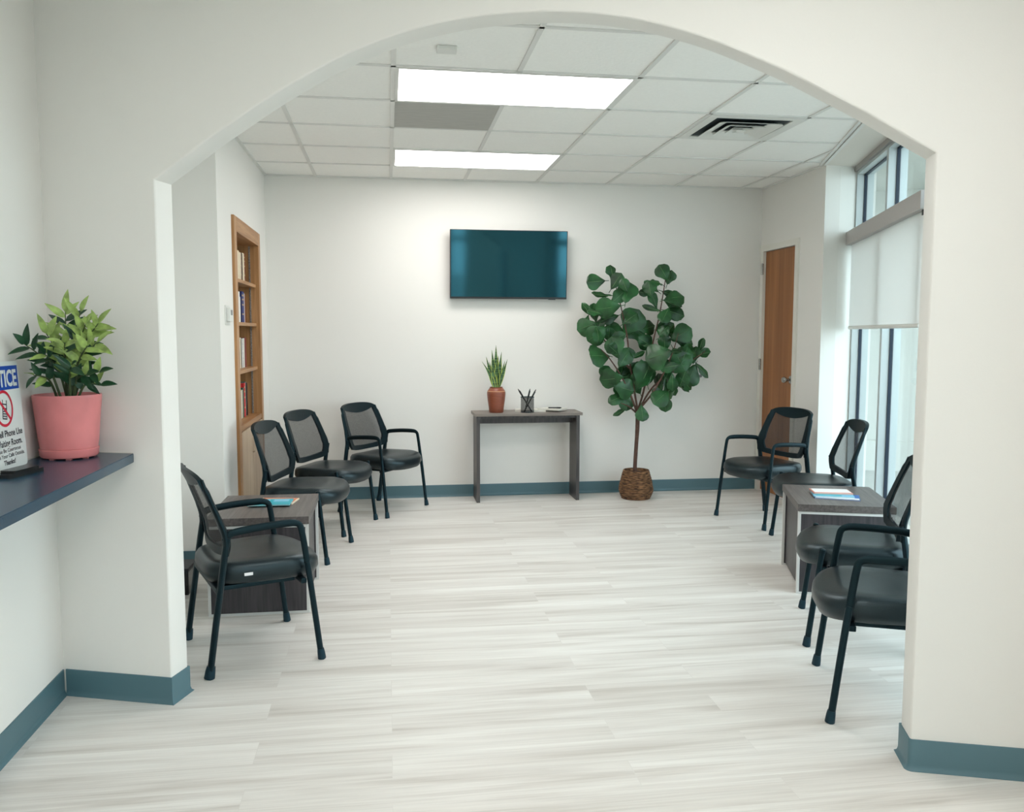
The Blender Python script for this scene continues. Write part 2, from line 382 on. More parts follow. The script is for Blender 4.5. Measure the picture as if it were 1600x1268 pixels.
# arch wall
half = [(0, 2.446), (.1, 2.444), (.2, 2.436), (.31, 2.420), (.42, 2.396), (.53, 2.363), (.64, 2.322), (.75, 2.272), (.87, 2.213), (1.0, 2.140), (1.1, 2.083), (1.2, 2.020), (1.31, 1.952)]
UC = 1.308
arch = [(UC-a, z) for a, z in half[::-1]]+[(UC+a, z) for a, z in half[1:]]
from mathutils import geometry
def crv(pts, n=3):
    P = smoothpath([(a, b, 0) for a, b in pts], n); return [(p.x, p.y) for p in P]
arch = crv(arch, 4)
U0, U1 = -.47, 3.25
bm = NB()
def arch_strip(bm, v0, v1):
    top = HF+.05
    cols = [(U0, 0)]+[(arch[0][0], 0)]
    F_ = []
    # left pier, right pier, header: one watertight shell built column by column
    def quad(a, b, c, d): bm.faces.new([bm.verts.new(q) for q in (a, b, c, d)])
    for v in (v0, v1):
        quad((U0, v, 0), (arch[0][0], v, 0), (arch[0][0], v, arch[0][1]), (U0, v, arch[0][1]))
        quad((U0, v, arch[0][1]), (arch[0][0], v, arch[0][1]), (arch[0][0], v, top), (U0, v, top))
        for (a, za), (b, zb) in zip(arch, arch[1:]): quad((a, v, za), (b, v, zb), (b, v, top), (a, v, top))
        quad((arch[-1][0], v, 0), (U1, v, 0), (U1, v, arch[-1][1]), (arch[-1][0], v, arch[-1][1]))
        quad((arch[-1][0], v, arch[-1][1]), (U1, v, arch[-1][1]), (U1, v, top), (arch[-1][0], v, top))
    for (a, za), (b, zb) in zip(arch, arch[1:]): quad((a, v0, za), (b, v0, zb), (b, v1, zb), (a, v1, za))
    for u, z in (arch[0], arch[-1]): quad((u, v0, 0), (u, v1, 0), (u, v1, z), (u, v0, z))
    for u in (U0, U1):
        quad((u, v0, 0), (u, v1, 0), (u, v1, arch[0][1]), (u, v0, arch[0][1])); quad((u, v0, arch[0][1]), (u, v1, arch[0][1]), (u, v1, top), (u, v0, top))
    quad((U0, v0, top), (U1, v0, top), (U1, v1, top), (U0, v1, top)) if False else None
    bmesh.ops.remove_doubles(bm, verts=bm.verts, dist=1e-5)
arch_strip(bm, 0, TH)
# soften the arris along the opening
loop = set(round(a, 4) for a, z in arch)
es = []
for e in bm.edges:
    f = e.link_faces
    if len(f) == 2 and e.calc_face_angle(0) > 1.2:
        if all(abs(q.co.y) < 1e-5 or abs(q.co.y-TH) < 1e-5 for q in e.verts) and abs(e.verts[0].co.y-e.verts[1].co.y) < 1e-5:
            if all(round(q.co.x, 4) in loop for q in e.verts): es.append(e)
bmesh.ops.recalc_face_normals(bm, faces=bm.faces)
bmesh.ops.bevel(bm, geom=es, offset=.008, segments=3, affect='EDGES', profile=.5, clamp_overlap=True)
bmesh.ops.transform(bm, matrix=MA, verts=bm.verts)
struct('wall_arch', bm, WALL, smooth=True, angle=30)

# window wall (exterior): header, sill, front section with two more windows, rear wall
bm = NB()
box(bm, -.3, 0, 0, .14, 0, H+.1, MW)
box(bm, 0, SARCH, 0, .14, 2.66, HF+.05, MW); box(bm, 0, SARCH, 0, .14, -.1, .05, MW)
struct('wall_window', bm, WALL)
SEND = 9.25
bm = NB()
spans = [(SARCH-.16, 4.95), (5.55, 6.9), (8.7, SEND)]
for a, b in spans: box(bm, a, b, 0, .14, 0, HF+.05, MW)
for a, b in ((4.95, 5.55), (6.9, 8.7)): box(bm, a, b, 0, .14, 2.6, HF+.05, MW); box(bm, a, b, 0, .14, 0, .1, MW)
struct('wall_front_right', bm, WALL)
bm = NB(); box(bm, XF-.1, .75, YR-.1, YR, 0, HF+.05); struct('wall_rear', bm, WALL)

# baseboards, cove toe at the bottom
def baseboard(name, segs):
    bm = NB()
    for (x0, y0), (x1, y1) in segs:          # room side is to the left of the direction
        a = Vector((x0, y0)); b = Vector((x1, y1)); d = (b-a); L = d.length; d.normalize(); n = Vector((-d.y, d.x))
        prof = [(0, .102), (.004, .102), (.005, .1), (.005, .02), (.008, .008), (.016, .0015), (.016, 0), (0, 0)]
        r = []
        for t, mit in ((0, a), (1, b)):
            r.append([bm.verts.new((mit.x+n.x*p, mit.y+n.y*p, z)) for p, z in prof])
        k = len(prof)
        for i in range(k): bm.faces.new((r[0][i], r[0][(i+1) % k], r[1][(i+1) % k], r[1][i]))
        bm.faces.new(r[0][::-1]); bm.faces.new(r[1])
    return struct(name, bm, BASE)
baseboard('baseboard_back', [((XR, YB), (XL, YB))])
baseboard('baseboard_left', [((XL, YB), (XL, BY1+.1)), ((XL, BY0-.09), (XL, 5.18)), ((XL, 5.18), (XF, 5.18)), ((XF, 5.18), (XF, 3.5)), ((XF, 3.39), (XF, YR))])
baseboard('baseboard_right', [((XR, 6.08), (XR, DY0-.055)), ((3.56, 6.11), (XR, 6.08))])
# arch wall: left pier wraps the jamb, right pier wraps with a round corner
def poly_base(name, pts):
    prof = [(0, .102), (.004, .102), (.005, .1), (.005, .02), (.008, .008), (.015, .0015), (.015, 0), (0, 0)]
    bm = NB(); P = [Vector(p) for p in pts]; rings = []
    for i, p in enumerate(P):
        d0 = (P[i]-P[i-1]).normalized() if i else (P[1]-P[0]).normalized()
        d1 = (P[i+1]-P[i]).normalized() if i < len(P)-1 else d0
        n0 = Vector((-d0.y, d0.x)); n1 = Vector((-d1.y, d1.x)); nn = (n0+n1).normalized(); nn /= max(.5, nn.dot(n0))
        rings.append([bm.verts.new((p.x+nn.x*o, p.y+nn.y*o, z)) for o, z in prof])
    k = len(prof)
    for a, b in zip(rings, rings[1:]):
        for i in range(k): bm.faces.new((a[i], a[(i+1) % k], b[(i+1) % k], b[i]))
    bm.faces.new(rings[0][::-1]); bm.faces.new(rings[-1])
    return struct(name, bm, BASE, smooth=True, angle=35)
uL, uR = arch[0][0], arch[-1][0]
poly_base('baseboard_arch', [AU(-.45, TH), AU(uL, TH), AU(uL, 0), AU(-.45, 0)][::1])
rc = [AU(uR+.008-.008*math.sin(t), .008-.008*math.cos(t)) for t in [PI/2*i/6 for i in range(7)]]
poly_base('baseboard_arch', ([AU(3.2, 0)]+rc+[AU(uR, TH), AU(3.2, TH)]))

# door (structure)
d = sempty('door_1')
bm = NB(); box(bm, XR+.012, XR+.05, DY0+.003, DY1-.003, .012, DZ-.006); obj('door_leaf', bm, DOOR, d)
bm = NB(); cw = .05
box(bm, XR-.016, XR, DY0-cw, DY0+.002, 0, DZ+cw); box(bm, XR-.016, XR, DY1-.002, DY1+cw, 0, DZ+cw); box(bm, XR-.016, XR, DY0+.002, DY1-.002, DZ-.002, DZ+cw)
box(bm, XR, XR+.06, DY0-.001, DY0+.002, 0, DZ); box(bm, XR, XR+.06, DY1-.002, DY1+.001, 0, DZ)
obj('door_frame', bm, TRIMW, d)
def lathe_x(bm, prof, c, seg=24):      # profile turned about an axis along -X
    vs = []
    rings = [[bm.verts.new((c[0]-t, c[1]+r*math.cos(2*PI*k/seg), c[2]+r*math.sin(2*PI*k/seg))) for k in range(seg)] for r, t in prof]
    for a, b in zip(rings, rings[1:]):
        for k in range(seg): bm.faces.new((a[k], a[(k+1) % seg], b[(k+1) % seg], b[k]))
    bm.faces.new(rings[0]); bm.faces.new(rings[-1])
bm = NB(); lathe_x(bm, [(.033, -.012), (.033, -.006), (.025, 0), (.012, .006), (.011, .022), (.02, .03), (.027, .042), (.027, .052), (.021, .062), (.009, .066)], (XR, 6.565, 1.02)); obj('door_knob', bm, CHROME, d, smooth=True)
for z in (1.965, 1.13, .25):
    bm = NB(); tube(bm, [(XR-.02, DY1+.002, z-.05), (XR-.02, DY1+.002, z+.05)], .0075, 10); box(bm, XR-.019, XR-.014, DY1-.01, DY1+.028, z-.047, z+.047); obj('hinge', bm, CHROME, d, smooth=True)

# windows
def window(name, s0, s1, mull, z0, z1):
    wo = sempty(name)
    bm = NB(); fw_ = .045; D = .12
    box(bm, s0, s0+.02, -.001, D, z0, z1, MW); box(bm, s1-.02, s1, -.001, D, z0, z1, MW)
    box(bm, s0, s1, -.001, D, z0, z0+.06, MW); box(bm, s0, s1, .0, D, z1-.05, z1, MW)
    for s in mull: box(bm, s-.025, s+.025, 0, D, z0+.06, z1-.05, MW)
    box(bm, s0+.02, s1-.02, .005, D, 2.06, 2.12, MW)
    obj('window_frame', bm, ALU, wo)
    edges = [s0+.02]+[q for s in mull for q in (s-.025, s+.025)]+[s1-.02]
    for i in range(0, len(edges), 2):
        a, b = edges[i], edges[i+1]
        for za, zb in ((z0+.06, 2.06), (2.12, z1-.05)):
            if zb-za < .1: continue
            bm = NB(); box(bm, a, b, .058, .064, za, zb, MW); obj('window_pane', bm, GLASS, wo)
            bm = NB(); g = .010
            box(bm, a, a+g, .050, .072, za, zb, MW); box(bm, b-g, b, .050, .072, za, zb, MW)
            box(bm, a+g, b-g, .050, .072, za, za+g, MW); box(bm, a+g, b-g, .050, .072, zb-g, zb, MW)
            obj('window_gasket', bm, GASK, wo)
    return wo
w1 = window('window_1', 0, SARCH-.16, [.93, 1.86, 2.79], .05, 2.66)
bm = NB(); box(bm, 0, SARCH-.16, -.02, 0, 2.632, 2.668, MW); obj('head_trim', bm, ALUD, w1)
window('window_2', 4.95, 5.55, [], .1, 2.6); window('window_3', 6.9, 8.7, [7.8], .1, 2.6)

# outside: paving, porch ceiling, pale wall beyond
bm = NB(); prism(bm, [(-30, -30), (60, -30), (60, 60), (-30, 60)], -.3, -.11); struct('ground', bm, CONC)
bm = NB(); box(bm, -3.2, -3.0, .3, 9, -.11, 4.5, MW)
for k in range(5): box(bm, -3.0, -2.93, 1.0+k*1.4, 1.25+k*1.4, -.11, 4.5, MW)
box(bm, -3.0, -2.9, .3, 9, -.11, .22, MW)
box(bm, -3.0, -.3, .05, .2, -.11, 3.2, MW)
struct('wall_exterior', bm, STUC)
bm = NB(); box(bm, -3.0, 1.5, .14, 2.2, 2.95, 3.1, MW); box(bm, -3.0, 1.5, 2.1, 2.2, 2.85, 2.95, MW); struct('trim_3', bm, STUC)
# roller shade on the window
t = thing('roller_shade', 'white roller shade half lowered from its taupe cassette over the window', 'window shade', WS(1.0, 0)+(0,))
t.rotation_euler[2] = math.atan2(-N.y, -N.x)
def sb(bm, s0, s1, o0, o1, z0, z1, **k): box(bm, s0-1.0, s1-1.0, o0, o1, z0, z1, **k)
bm = NB(); sb(bm, -.0, 1.99, -.072, -.002, 2.075, 2.175, bev=.003); obj('cassette', bm, VAL, t)
bm = NB(); sb(bm, .07, 1.93, -.034, -.0325, 1.455, 2.08); obj('shade_fabric', bm, SHADE, t)
bm = NB(); tube(bm, [(.07-1.0, -.033, 1.448), (1.93-1.0, -.033, 1.448)], .013, 12, sx=.7, sy=1); obj('bottom_bar', bm, WPL, t, smooth=True)
bm = NB(); sb(bm, 1.94, 1.96, -.05, -.015, 2.045, 2.08); obj('gap_shade_block', bm, BLK, t)  # black block paints the shade in the gap beside the fabric
t = thing('security_light', 'small white floodlight fixed to the wall outside the upper window', 'outdoor light', WS(-2.93, 1.62)+(2.75,), 0)
bm = NB(); box(bm, -.04, .04, -.03, .03, -.06, .06, bev=.008); obj('mounting_plate', bm, WPL, t)
bm = NB(); tube(bm, [(0, -.02, 0), (-.03, -.12, -.04)], [.03, .06], 14); obj('lamp_head', bm, WPL, t, smooth=True)

# ------------------------------------------------------------------ ceiling fittings
def troffer(x0, x1, y0, y1, z, s, label):
    t = thing('ceiling_light', label, 'ceiling light', ((x0+x1)/2, (y0+y1)/2, z), 0, 'flat ceiling light panels')
    hx, hy = (x1-x0)/2, (y1-y0)/2; bm = NB(); f = .016
    box(bm, -hx, hx, -hy, -hy+f, -.004, .012); box(bm, -hx, hx, hy-f, hy, -.004, .012)
    box(bm, -hx, -hx+f, -hy+f, hy-f, -.004, .012); box(bm, hx-f, hx, -hy+f, hy-f, -.004, .012)
    obj('frame', bm, TBAR, t)
    bm = NB(); box(bm, -hx+f, hx-f, -hy+f, hy-f, 0, .006); obj('diffuser', bm, lamp_mat('lit_diffuser', s), t)
    return t
def cell(u, v, w_=1): return GX+u*T+.012, GX+(u+w_)*T-.012, GY-(v+1)*T+.01, GY-v*T-.01
x0, x1, y0, y1 = cell(0, 0, 2); troffer(x0, x1, y0, y1, H, LAMP_BACK, 'bright flat ceiling light panel nearer the back wall')
x0, x1, y0, y1 = cell(0, 3, 2); troffer(x0, x1, y0, y1, H, LAMP_BACK, 'larger looking bright ceiling light panel nearer the arch')
troffer(-.1, 1.1, 1.1, 1.7, HF-.013, LAMP_FRONT, 'ceiling light panel of the entry room in front of the arch')
troffer(-.8, .4, -1.6, -1.0, HF-.013, LAMP_FRONT, 'unseen ceiling light panel added at the rear of the entry room behind the viewer')  # added out of view to light the entry room
x0, x1, y0, y1 = cell(0, 2)
bm = NB(); box(bm, x0, x1, y0, y1, H+.001, H+.008); tag(obj('ceiling_tile', bm, RETURN), 'plain grey ceiling tile between the two light panels', 'ceiling tile')
# air diffuser
x0, x1, y0, y1 = cell(3, 2); cx, cy = (x0+x1)/2, (y0+y1)/2; hw = (x1-x0)/2
t = thing('air_vent', 'square white metal air diffuser with stepped louvres and dark gaps', 'vent', (cx, cy, H))
bm = NB()
def sqring(bm, a, za, b, zb, rr=.25, th=.003):
    def ring(h, z):
        out = []
        for (sx, sy) in ((1, 1), (-1, 1), (-1, -1), (1, -1)):
            r = h*rr; a0 = {(1, 1): 0, (-1, 1): PI/2, (-1, -1): PI, (1, -1): 1.5*PI}[(sx, sy)]
            for k in range(5):
                q = a0+PI/2*k/4; out.append(bm.verts.new((sx*(h-r)+r*math.cos(q), sy*(h-r)+r*math.sin(q), z)))
        return out
    R_ = [ring(a, za), ring(b, zb), ring(b-.004, zb+.006), ring(a-.004, za+.006)]
    n = len(R_[0])
    for i in range(4):
        p, q = R_[i], R_[(i+1) % 4]
        for k in range(n): bm.faces.new((p[k], p[(k+1) % n], q[(k+1) % n], q[k]))
def plate(bm, ho, hi, z0, z1):
    box(bm, -ho, ho, -ho, -hi, z0, z1); box(bm, -ho, ho, hi, ho, z0, z1); box(bm, -ho, -hi, -hi, hi, z0, z1); box(bm, hi, ho, -hi, hi, z0, z1)
plate(bm, hw, hw-.055, -.004, .004); obj('frame', bm, WPL, t)
bm = NB(); box(bm, -hw+.05, hw-.05, -hw+.05, hw-.05, .003, .0055); obj('throat_shade_plate', bm, mat('painted_duct_shade', lin(22, 40, 46), .6), t)  # flat dark plate, colour stands in for the shade inside an open duct
for a, b in ((.135, .203), (.078, .128), (.034, .070)):
    bm = NB(); sqring(bm, a, -.001, b, -.020, .12); obj('louvre', bm, WPL, t)
bm = NB(); box(bm, -.030, .030, -.030, .030, -.022, -.018); obj('centre_plate', bm, WPL, t)
# small detector
t = thing('ceiling_sensor', 'small white rectangular sensor on a ceiling tile above the light panel', 'sensor', (.277, 3.90, H+.006))
bm = NB(); box(bm, -.045, .045, -.03, .03, -.022, .0, bev=.004); obj('housing', bm, WPL, t)

# ------------------------------------------------------------------ chair
def back_pt(y, z, off=0):
    # surface of the backrest: kinked at the lumbar, leaning back above it, dished sideways
    if z < .575: x = -.125-.15*(z-.475)
    else:
        q = (z-.575)/.27; x = -.14-.088*q-.012*q*q
    x -= .030*(1-min(1, abs(y)/.25)**2)
    return Vector((x+off, y, z))
def half_w(z):
    if z < .575: return .195+.055*math.sin(PI/2*max(0, (z-.475)/.1))
    return .25-.043*((z-.575)/.27)
def chair(label, arms):
    t = thing('waiting_room_chair', label, 'chair')
    # seat cushion
    bm = NB(); n = 56
    def outline(k):
        a = 2*PI*k/n; c, s = math.cos(a), math.sin(a); e = .50
        x = math.copysign(abs(c)**e, c); y = math.copysign(abs(s)**e, s)
        wx = .232; X = .018+x*wx+ (.035*(1-y*y) if x > 0 else -.0)*max(0, x); Y = y*(.238+.018*x)
        return X, Y
    layers = [(.5, .350), (.80, .352), (.94, .366), (1.0, .400), (.99, .430), (.95, .444), (.86, .452), (.6, .453), (.3, .451)]
    rings = []
    for sc, z in layers:
        r = []
        for k in range(n):
            X, Y = outline(k); x = .018+(X-.018)*sc; y = Y*sc
            dz = -.022*max(0, (x-.12)/.16)**2-.010*(z > .44)*math.exp(-((x+.05)/.14)**2-(y/.15)**2)
            if z > .44: dz += .008*(abs(y)/.25)**2
            r.append(bm.verts.new((x, y, z+dz)))
        rings.append(r)
    for a, b in zip(rings, rings[1:]):
        for k in range(n): bm.faces.new((a[k], a[(k+1) % n], b[(k+1) % n], b[k]))
    bm.faces.new(rings[0][::-1]); bm.faces.new(rings[-1])
    obj('seat', bm, VINYL, t, smooth=True, angle=75)
    bm = NB(); box(bm, -.17, .15, -.19, .19, .336, .356, bev=.006); box(bm, -.19, -.16, -.245, .245, .338, .362, bev=.005); box(bm, .155, .18, -.262, .262, .338, .36, bev=.005)
    obj('seat_frame', bm, FRAMEM, t)
    for s in (-1, 1):
        bm = NB(); tube(bm, smoothpath([(.233, s*.274, .01), (.208, s*.270, .22), (.186, s*.266, .40), (.18, s*.265, .432)], 4), .0115, 12, sx=1.15, sy=1, upv=(0, 1, 0))
        lg = obj('leg', bm, FRAMEM, t, smooth=True)
        bm = NB(); tube(bm, [(.236, s*.2745, 0), (.235, s*.2745, .004), (.232, s*.274, .03), (.230, s*.2735, .045)], [.017, .018, .0165, .0145], 12); obj('foot_cap', bm, RUB, lg, smooth=True)
        bm = NB(); tube(bm, smoothpath([(-.226, s*.256, .01), (-.192, s*.256, .25), (-.158, s*.256, .48), (-.142, s*.256, .572)], 4), [.016]*13, 12, sx=.85, sy=1.25, upv=(0, 1, 0))
        lg = obj('leg', bm, FRAMEM, t, smooth=True)
        bm = NB(); tube(bm, [(-.229, s*.256, 0), (-.228, s*.256, .004), (-.224, s*.256, .03), (-.220, s*.256, .05)], [.021, .022, .0205, .0175], 12); obj('foot_cap', bm, RUB, lg, smooth=True)
        if arms:
            bm = NB()
            P = [(.182, s*.2655, .425), (.172, s*.264, .50), (.162, s*.2625, .565), (.155, s*.262, .590), (.138, s*.262, .603), (.10, s*.2625, .607), (.0, s*.264, .604), (-.10, s*.262, .595), (-.135, s*.259, .585), (-.150, s*.256, .560)]
            sp = smoothpath(P, 4); rad = [.0108 if i < 14 else .0108+.0020*min(1, (i-14)/6) for i in range(len(sp))]
            tube(bm, sp, rad, 12, sx=1.25, sy=.72, upv=(0, 1, 0)); obj('armrest', bm, PLAS, t, smooth=True)
        else:
            bm = NB(); tube(bm, [(.181, s*.265, .43), (.179, s*.265, .446), (.178, s*.265, .450)], [.0145, .0145, .009], 12); obj('leg_cap', bm, PLAS, t, smooth=True)
    # backrest frame
    def outer(tt):     # tt 0..4: bottom, right, top, left
        k, q = int(tt) % 4, tt-int(tt)
        zb, zt = .478, .842
        if k == 0: y = -1+2*q; z = zb+.012*abs(y)**4; return y*half_w(z), z
        if k == 1: z = zb+.012+(zt-.03-zb-.012)*q; return half_w(z), z
        if k == 2: y = 1-2*q; z = zt-.022*abs(y)**3.2-.008*abs(y)**12; return y*half_w(z), z
        z = zt-.03-(zt-.03-zb-.012)*q; return -half_w(z), z
    def inner(tt):
        k, q = int(tt) % 4, tt-int(tt)
        zb, zt = .512, .790
        W_ = lambda z: half_w(z)-(.034+.012*min(1, max(0, (.70-z)/.12)) if z > .62 else .046+.010*(1-(z-.478)/.142))
        if k == 0: y = -1+2*q; return y*W_(zb+.01), zb+.01*y*y
        if k == 1: z = zb+.01+(zt+.008-zb-.01)*q; return W_(z), z
        if k == 2: y = 1-2*q; z = zt+.008-.034*(1-y*y); return y*W_(zt), z
        z = zt+.008-(zt+.008-zb-.01)*q; return -W_(z), z
    m_ = 64; bm = NB(); R_ = []
    for fn, off in ((outer, .010), (inner, .008), (inner, -.006), (outer, -.012)):
        R_.append([bm.verts.new(back_pt(*fn(4*k/m_), off)) for k in range(m_)])
    for i in range(4):
        p, q = R_[i], R_[(i+1) % 4]
        for k in range(m_): bm.faces.new((p[k], p[(k+1) % m_], q[(k+1) % m_], q[k]))
    for s in (-1, 1):     # side stiffeners running down to the rear legs
        tube(bm, smoothpath([(-.150, s*.255, .50), (-.150, s*.254, .575), (-.168, s*.244, .64), (-.205, s*.226, .74), (-.228, s*.210, .81)], 4), [.016]*8+[.0145]*6+[.009]*3, 10, sx=.8, sy=1.35, upv=(0, 1, 0))
    obj('back_frame', bm, PLAS, t, smooth=True, angle=45)
    # mesh panel
    bm = NB(); nu, nv = 18, 18; G = []
    for j in range(nv+1):
        row = []
        for i in range(nu+1):
            a = i/nu; yb, zb = inner(a); yt, zt = inner(3-a); b = j/nv
            z = zb+(zt-zb)*b; wz = inner(1+min(.999, max(0, (z-.522)/(.798-.522))))[0]
            row.append(bm.verts.new(back_pt((2*a-1)*wz*1.01, z, .001)))
        G.append(row)
    for j in range(nv):
        for i in range(nu): bm.faces.new((G[j][i], G[j][i+1], G[j+1][i+1], G[j+1][i]))
    obj('back_mesh', bm, MESHF, t, smooth=True)
    return t
g1 = 'black chairs with armrests'; g2 = 'black chairs without armrests'
armed = chair('black mesh-back armchair nearest the arch, left of the left side table, seen from behind', True)
plain = chair('black armless mesh chair directly behind the left side table', False)
index_kids()
placed = {'a': False, 'p': False}
def put(kind, x, y, deg, label):
    src = armed if kind == 'a' else plain
    if not placed[kind]: o = src; placed[kind] = True
    else: o = copy_tree(src)
    o.location = (x, y, 0); o.rotation_euler = (0, 0, math.radians(deg)); o['label'] = label; o['group'] = g1 if kind == 'a' else g2
    return o
c1 = put('a', -.617, 3.79, 21.9, 'black mesh armchair in front of the left side table, its back to the arch pier')
put('p', -.546, 5.446, -12.7, 'black armless mesh chair just behind the left side table')
put('p', -.425, 6.17, -22.6, 'black armless mesh chair before the bookcase, farther from the left side table')
put('a', -.05, 6.738, -35.3, 'black mesh armchair against the back wall, left of the console table')
put('a', 2.80, 5.926, 195.2, 'black mesh armchair in front of the brown door')
put('p', 2.79, 5.134, 165, 'black armless mesh chair behind the right side table, back to the window')
put('p', 2.183, 3.61, 154.8, 'black armless mesh chair in front of the right side table under the window')
put('a', 1.895, 2.906, 156.8, 'black armchair at lower right, cut off by the arch edge')
bm = NB(); box(bm, -.075, -.04, -.2395, -.2365, .400, .412); obj('care_tag', bm, TAG, c1, label='small white tag')

# ------------------------------------------------------------------ side tables
def side_table(label, x, y, deg):
    t = thing('side_table', label, 'table', (x, y, 0), math.radians(deg), 'charcoal side tables')
    hx, hy, z = .245, .30, .492
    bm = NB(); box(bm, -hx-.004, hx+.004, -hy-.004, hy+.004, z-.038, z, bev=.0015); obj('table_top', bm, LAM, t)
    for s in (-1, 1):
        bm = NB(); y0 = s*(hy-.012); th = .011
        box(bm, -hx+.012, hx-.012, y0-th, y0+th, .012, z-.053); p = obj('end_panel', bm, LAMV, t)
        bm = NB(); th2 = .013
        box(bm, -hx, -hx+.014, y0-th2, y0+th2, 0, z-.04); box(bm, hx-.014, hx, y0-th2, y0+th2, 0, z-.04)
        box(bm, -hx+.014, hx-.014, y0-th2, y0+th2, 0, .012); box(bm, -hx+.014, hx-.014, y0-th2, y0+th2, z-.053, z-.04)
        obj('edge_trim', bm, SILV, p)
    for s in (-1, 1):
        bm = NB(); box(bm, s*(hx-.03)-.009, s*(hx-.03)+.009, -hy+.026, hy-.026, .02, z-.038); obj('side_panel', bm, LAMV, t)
    return t
side_table('charcoal laminate side table with silver edges between the left chairs', -.648, 4.545, 0)
side_table('charcoal laminate side table with silver edges by the window', 2.502, 4.398, -18.5)
def booklet(name, label, cat, x, y, z, w_, d_, h_, deg, cover, stripes=(), group=None):
    t = thing(name, label, cat, (x, y, z), math.radians(deg), group)
    bm = NB(); box(bm, -w_/2+.002, w_/2-.002, -d_/2+.002, d_/2-.002, .0012, h_-.0012); obj('pages', bm, PAGE, t)
    bm = NB(); box(bm, -w_/2, w_/2, -d_/2, d_/2, 0, .0012); box(bm, -w_/2, w_/2, -d_/2, d_/2, h_-.0012, h_); box(bm, -w_/2-.001, -w_/2+.001, -d_/2, d_/2, 0, h_)
    cv = obj('cover', bm, cover, t)
    for (x0, x1, y0, y1, M_) in stripes:
        bm = NB(); box(bm, x0*w_, x1*w_, y0*d_, y1*d_, h_, h_+.0006); obj('cover_print', bm, M_, cv)
    return t
PAGE = flat('paper_pages', 226, 224, 214, .7)
CYAN = flat('turquoise_print', 30, 170, 188, .35); BLUE = flat('blue_print', 34, 96, 168, .35); CREAM = flat('cream_print', 236, 214, 184, .4); ORNG = flat('orange_print', 212, 110, 62, .4)
CORAL = flat('coral_print', 216, 150, 138, .4); WHT = flat('white_print', 234, 236, 234, .4); LBLU = flat('light_blue_print', 120, 190, 218, .4); NAVY = flat('navy_print', 22, 52, 104, .4)
zt = .4921
booklet('magazine', 'turquoise magazine on top on the left side table', 'magazine', -.625, 4.575, zt+.007, .215, .16, .006, -2, CYAN,
        [(-.48, -.15, -.42, .42, WHT), (-.40, -.28, -.1, .35, BLUE), (.05, .42, .0, .40, LBLU), (-.15, -.05, -.42, .42, LBLU)], 'magazines on the left side table')
booklet('magazine', 'cream and orange magazine under the turquoise one on the left side table', 'magazine', -.600, 4.64, zt, .20, .15, .006, -9, CREAM,
        [(-.46, .46, .36, .47, ORNG), (-.46, -.2, -.2, .3, ORNG), (.32, .46, -.3, .3, ORNG)], 'magazines on the left side table')
booklet('magazine', 'blue and white magazine lowest in the pile by the window', 'magazine', 2.475, 4.335, zt, .235, .15, .006, -28, BLUE, [(-.48, .48, -.48, -.25, WHT), (-.4, .0, -.2, .1, CYAN)], 'magazines on the right side table')
booklet('magazine', 'light blue magazine in the middle of the pile by the window', 'magazine', 2.468, 4.372, zt+.0068, .215, .15, .006, -22, LBLU, [(-.45, .2, -.45, -.15, CYAN)], 'magazines on the right side table')
booklet('magazine', 'coral pink magazine on top of the pile by the window', 'magazine', 2.485, 4.42, zt+.0136, .21, .14, .006, -16, CORAL, [(-.46, .48, -.30, .46, WHT)], 'magazines on the right side table')

# ------------------------------------------------------------------ bookcase
t = thing('bookcase', 'built-in oak bookcase with four book shelves above two cupboard doors', 'bookcase', (XL, 6.18, 0))
Lx = -.272; y0, y1 = BY0-6.18, BY1-6.18; fo = .088
bm = NB(); box(bm, Lx, Lx+.012, y0, y1, 0, BZ1); obj('back_panel', bm, CASE, t)
for ya, yb in ((y0, y0+.018), (y1-.018, y1)):
    bm = NB(); box(bm, Lx+.012, 0, ya, yb, 0, BZ1); obj('side_panel', bm, CASE, t)
bm = NB(); box(bm, Lx+.012, 0, y0+.018, y1-.018, BZ1-.018, BZ1); obj('top_panel', bm, CASEIN, t)
bm = NB(); fy0, fy1 = y0-.07, y1+.07
box(bm, -.001, .018, fy0, y0+.018, 0, BZ1+.075, bev=.002); box(bm, -.001, .018, y1-.018, fy1, 0, BZ1+.075, bev=.002)
obj('face_frame', bm, CASE, t)
bm = NB(); box(bm, -.001, .0185, y0+.018, y1-.018, BZ1-.022, BZ1+.075, bev=.002); obj('head_rail', bm, CASEIN, t)
SH = [1.752, 1.462, 1.136, .770]
for i, z in enumerate(SH):
    bm = NB()
    if i < 3: box(bm, Lx+.012, -.008, y0+.019, y1-.019, z-.012, z+.012, bev=.0015)
    else: box(bm, Lx+.012, .014, y0+.019, y1-.019, z-.018, z+.018, bev=.002)
    obj('shelf', bm, CASEIN, t)
for ya in (y0+.0185, y1-.0225):
    for xx in (-.05, -.22):
        bm = NB(); box(bm, xx-.006, xx+.006, ya, ya+.004, .79, 2.05)
        for k in range(40): box(bm, xx-.004, xx+.004, ya-.0005 if ya > 0 else ya+.003, ya+.001 if ya > 0 else ya+.0045, .80+k*.031, .806+k*.031)
        obj('shelf_standard', bm, mat('slotted_steel', lin(150, 145, 138), .45, metal=.6, var=.5, vscale=120), t)
bm = NB(); box(bm, -.03, .0, y0+.018, y1-.018, 0, .10); obj('kick_rail', bm, CASE, t)
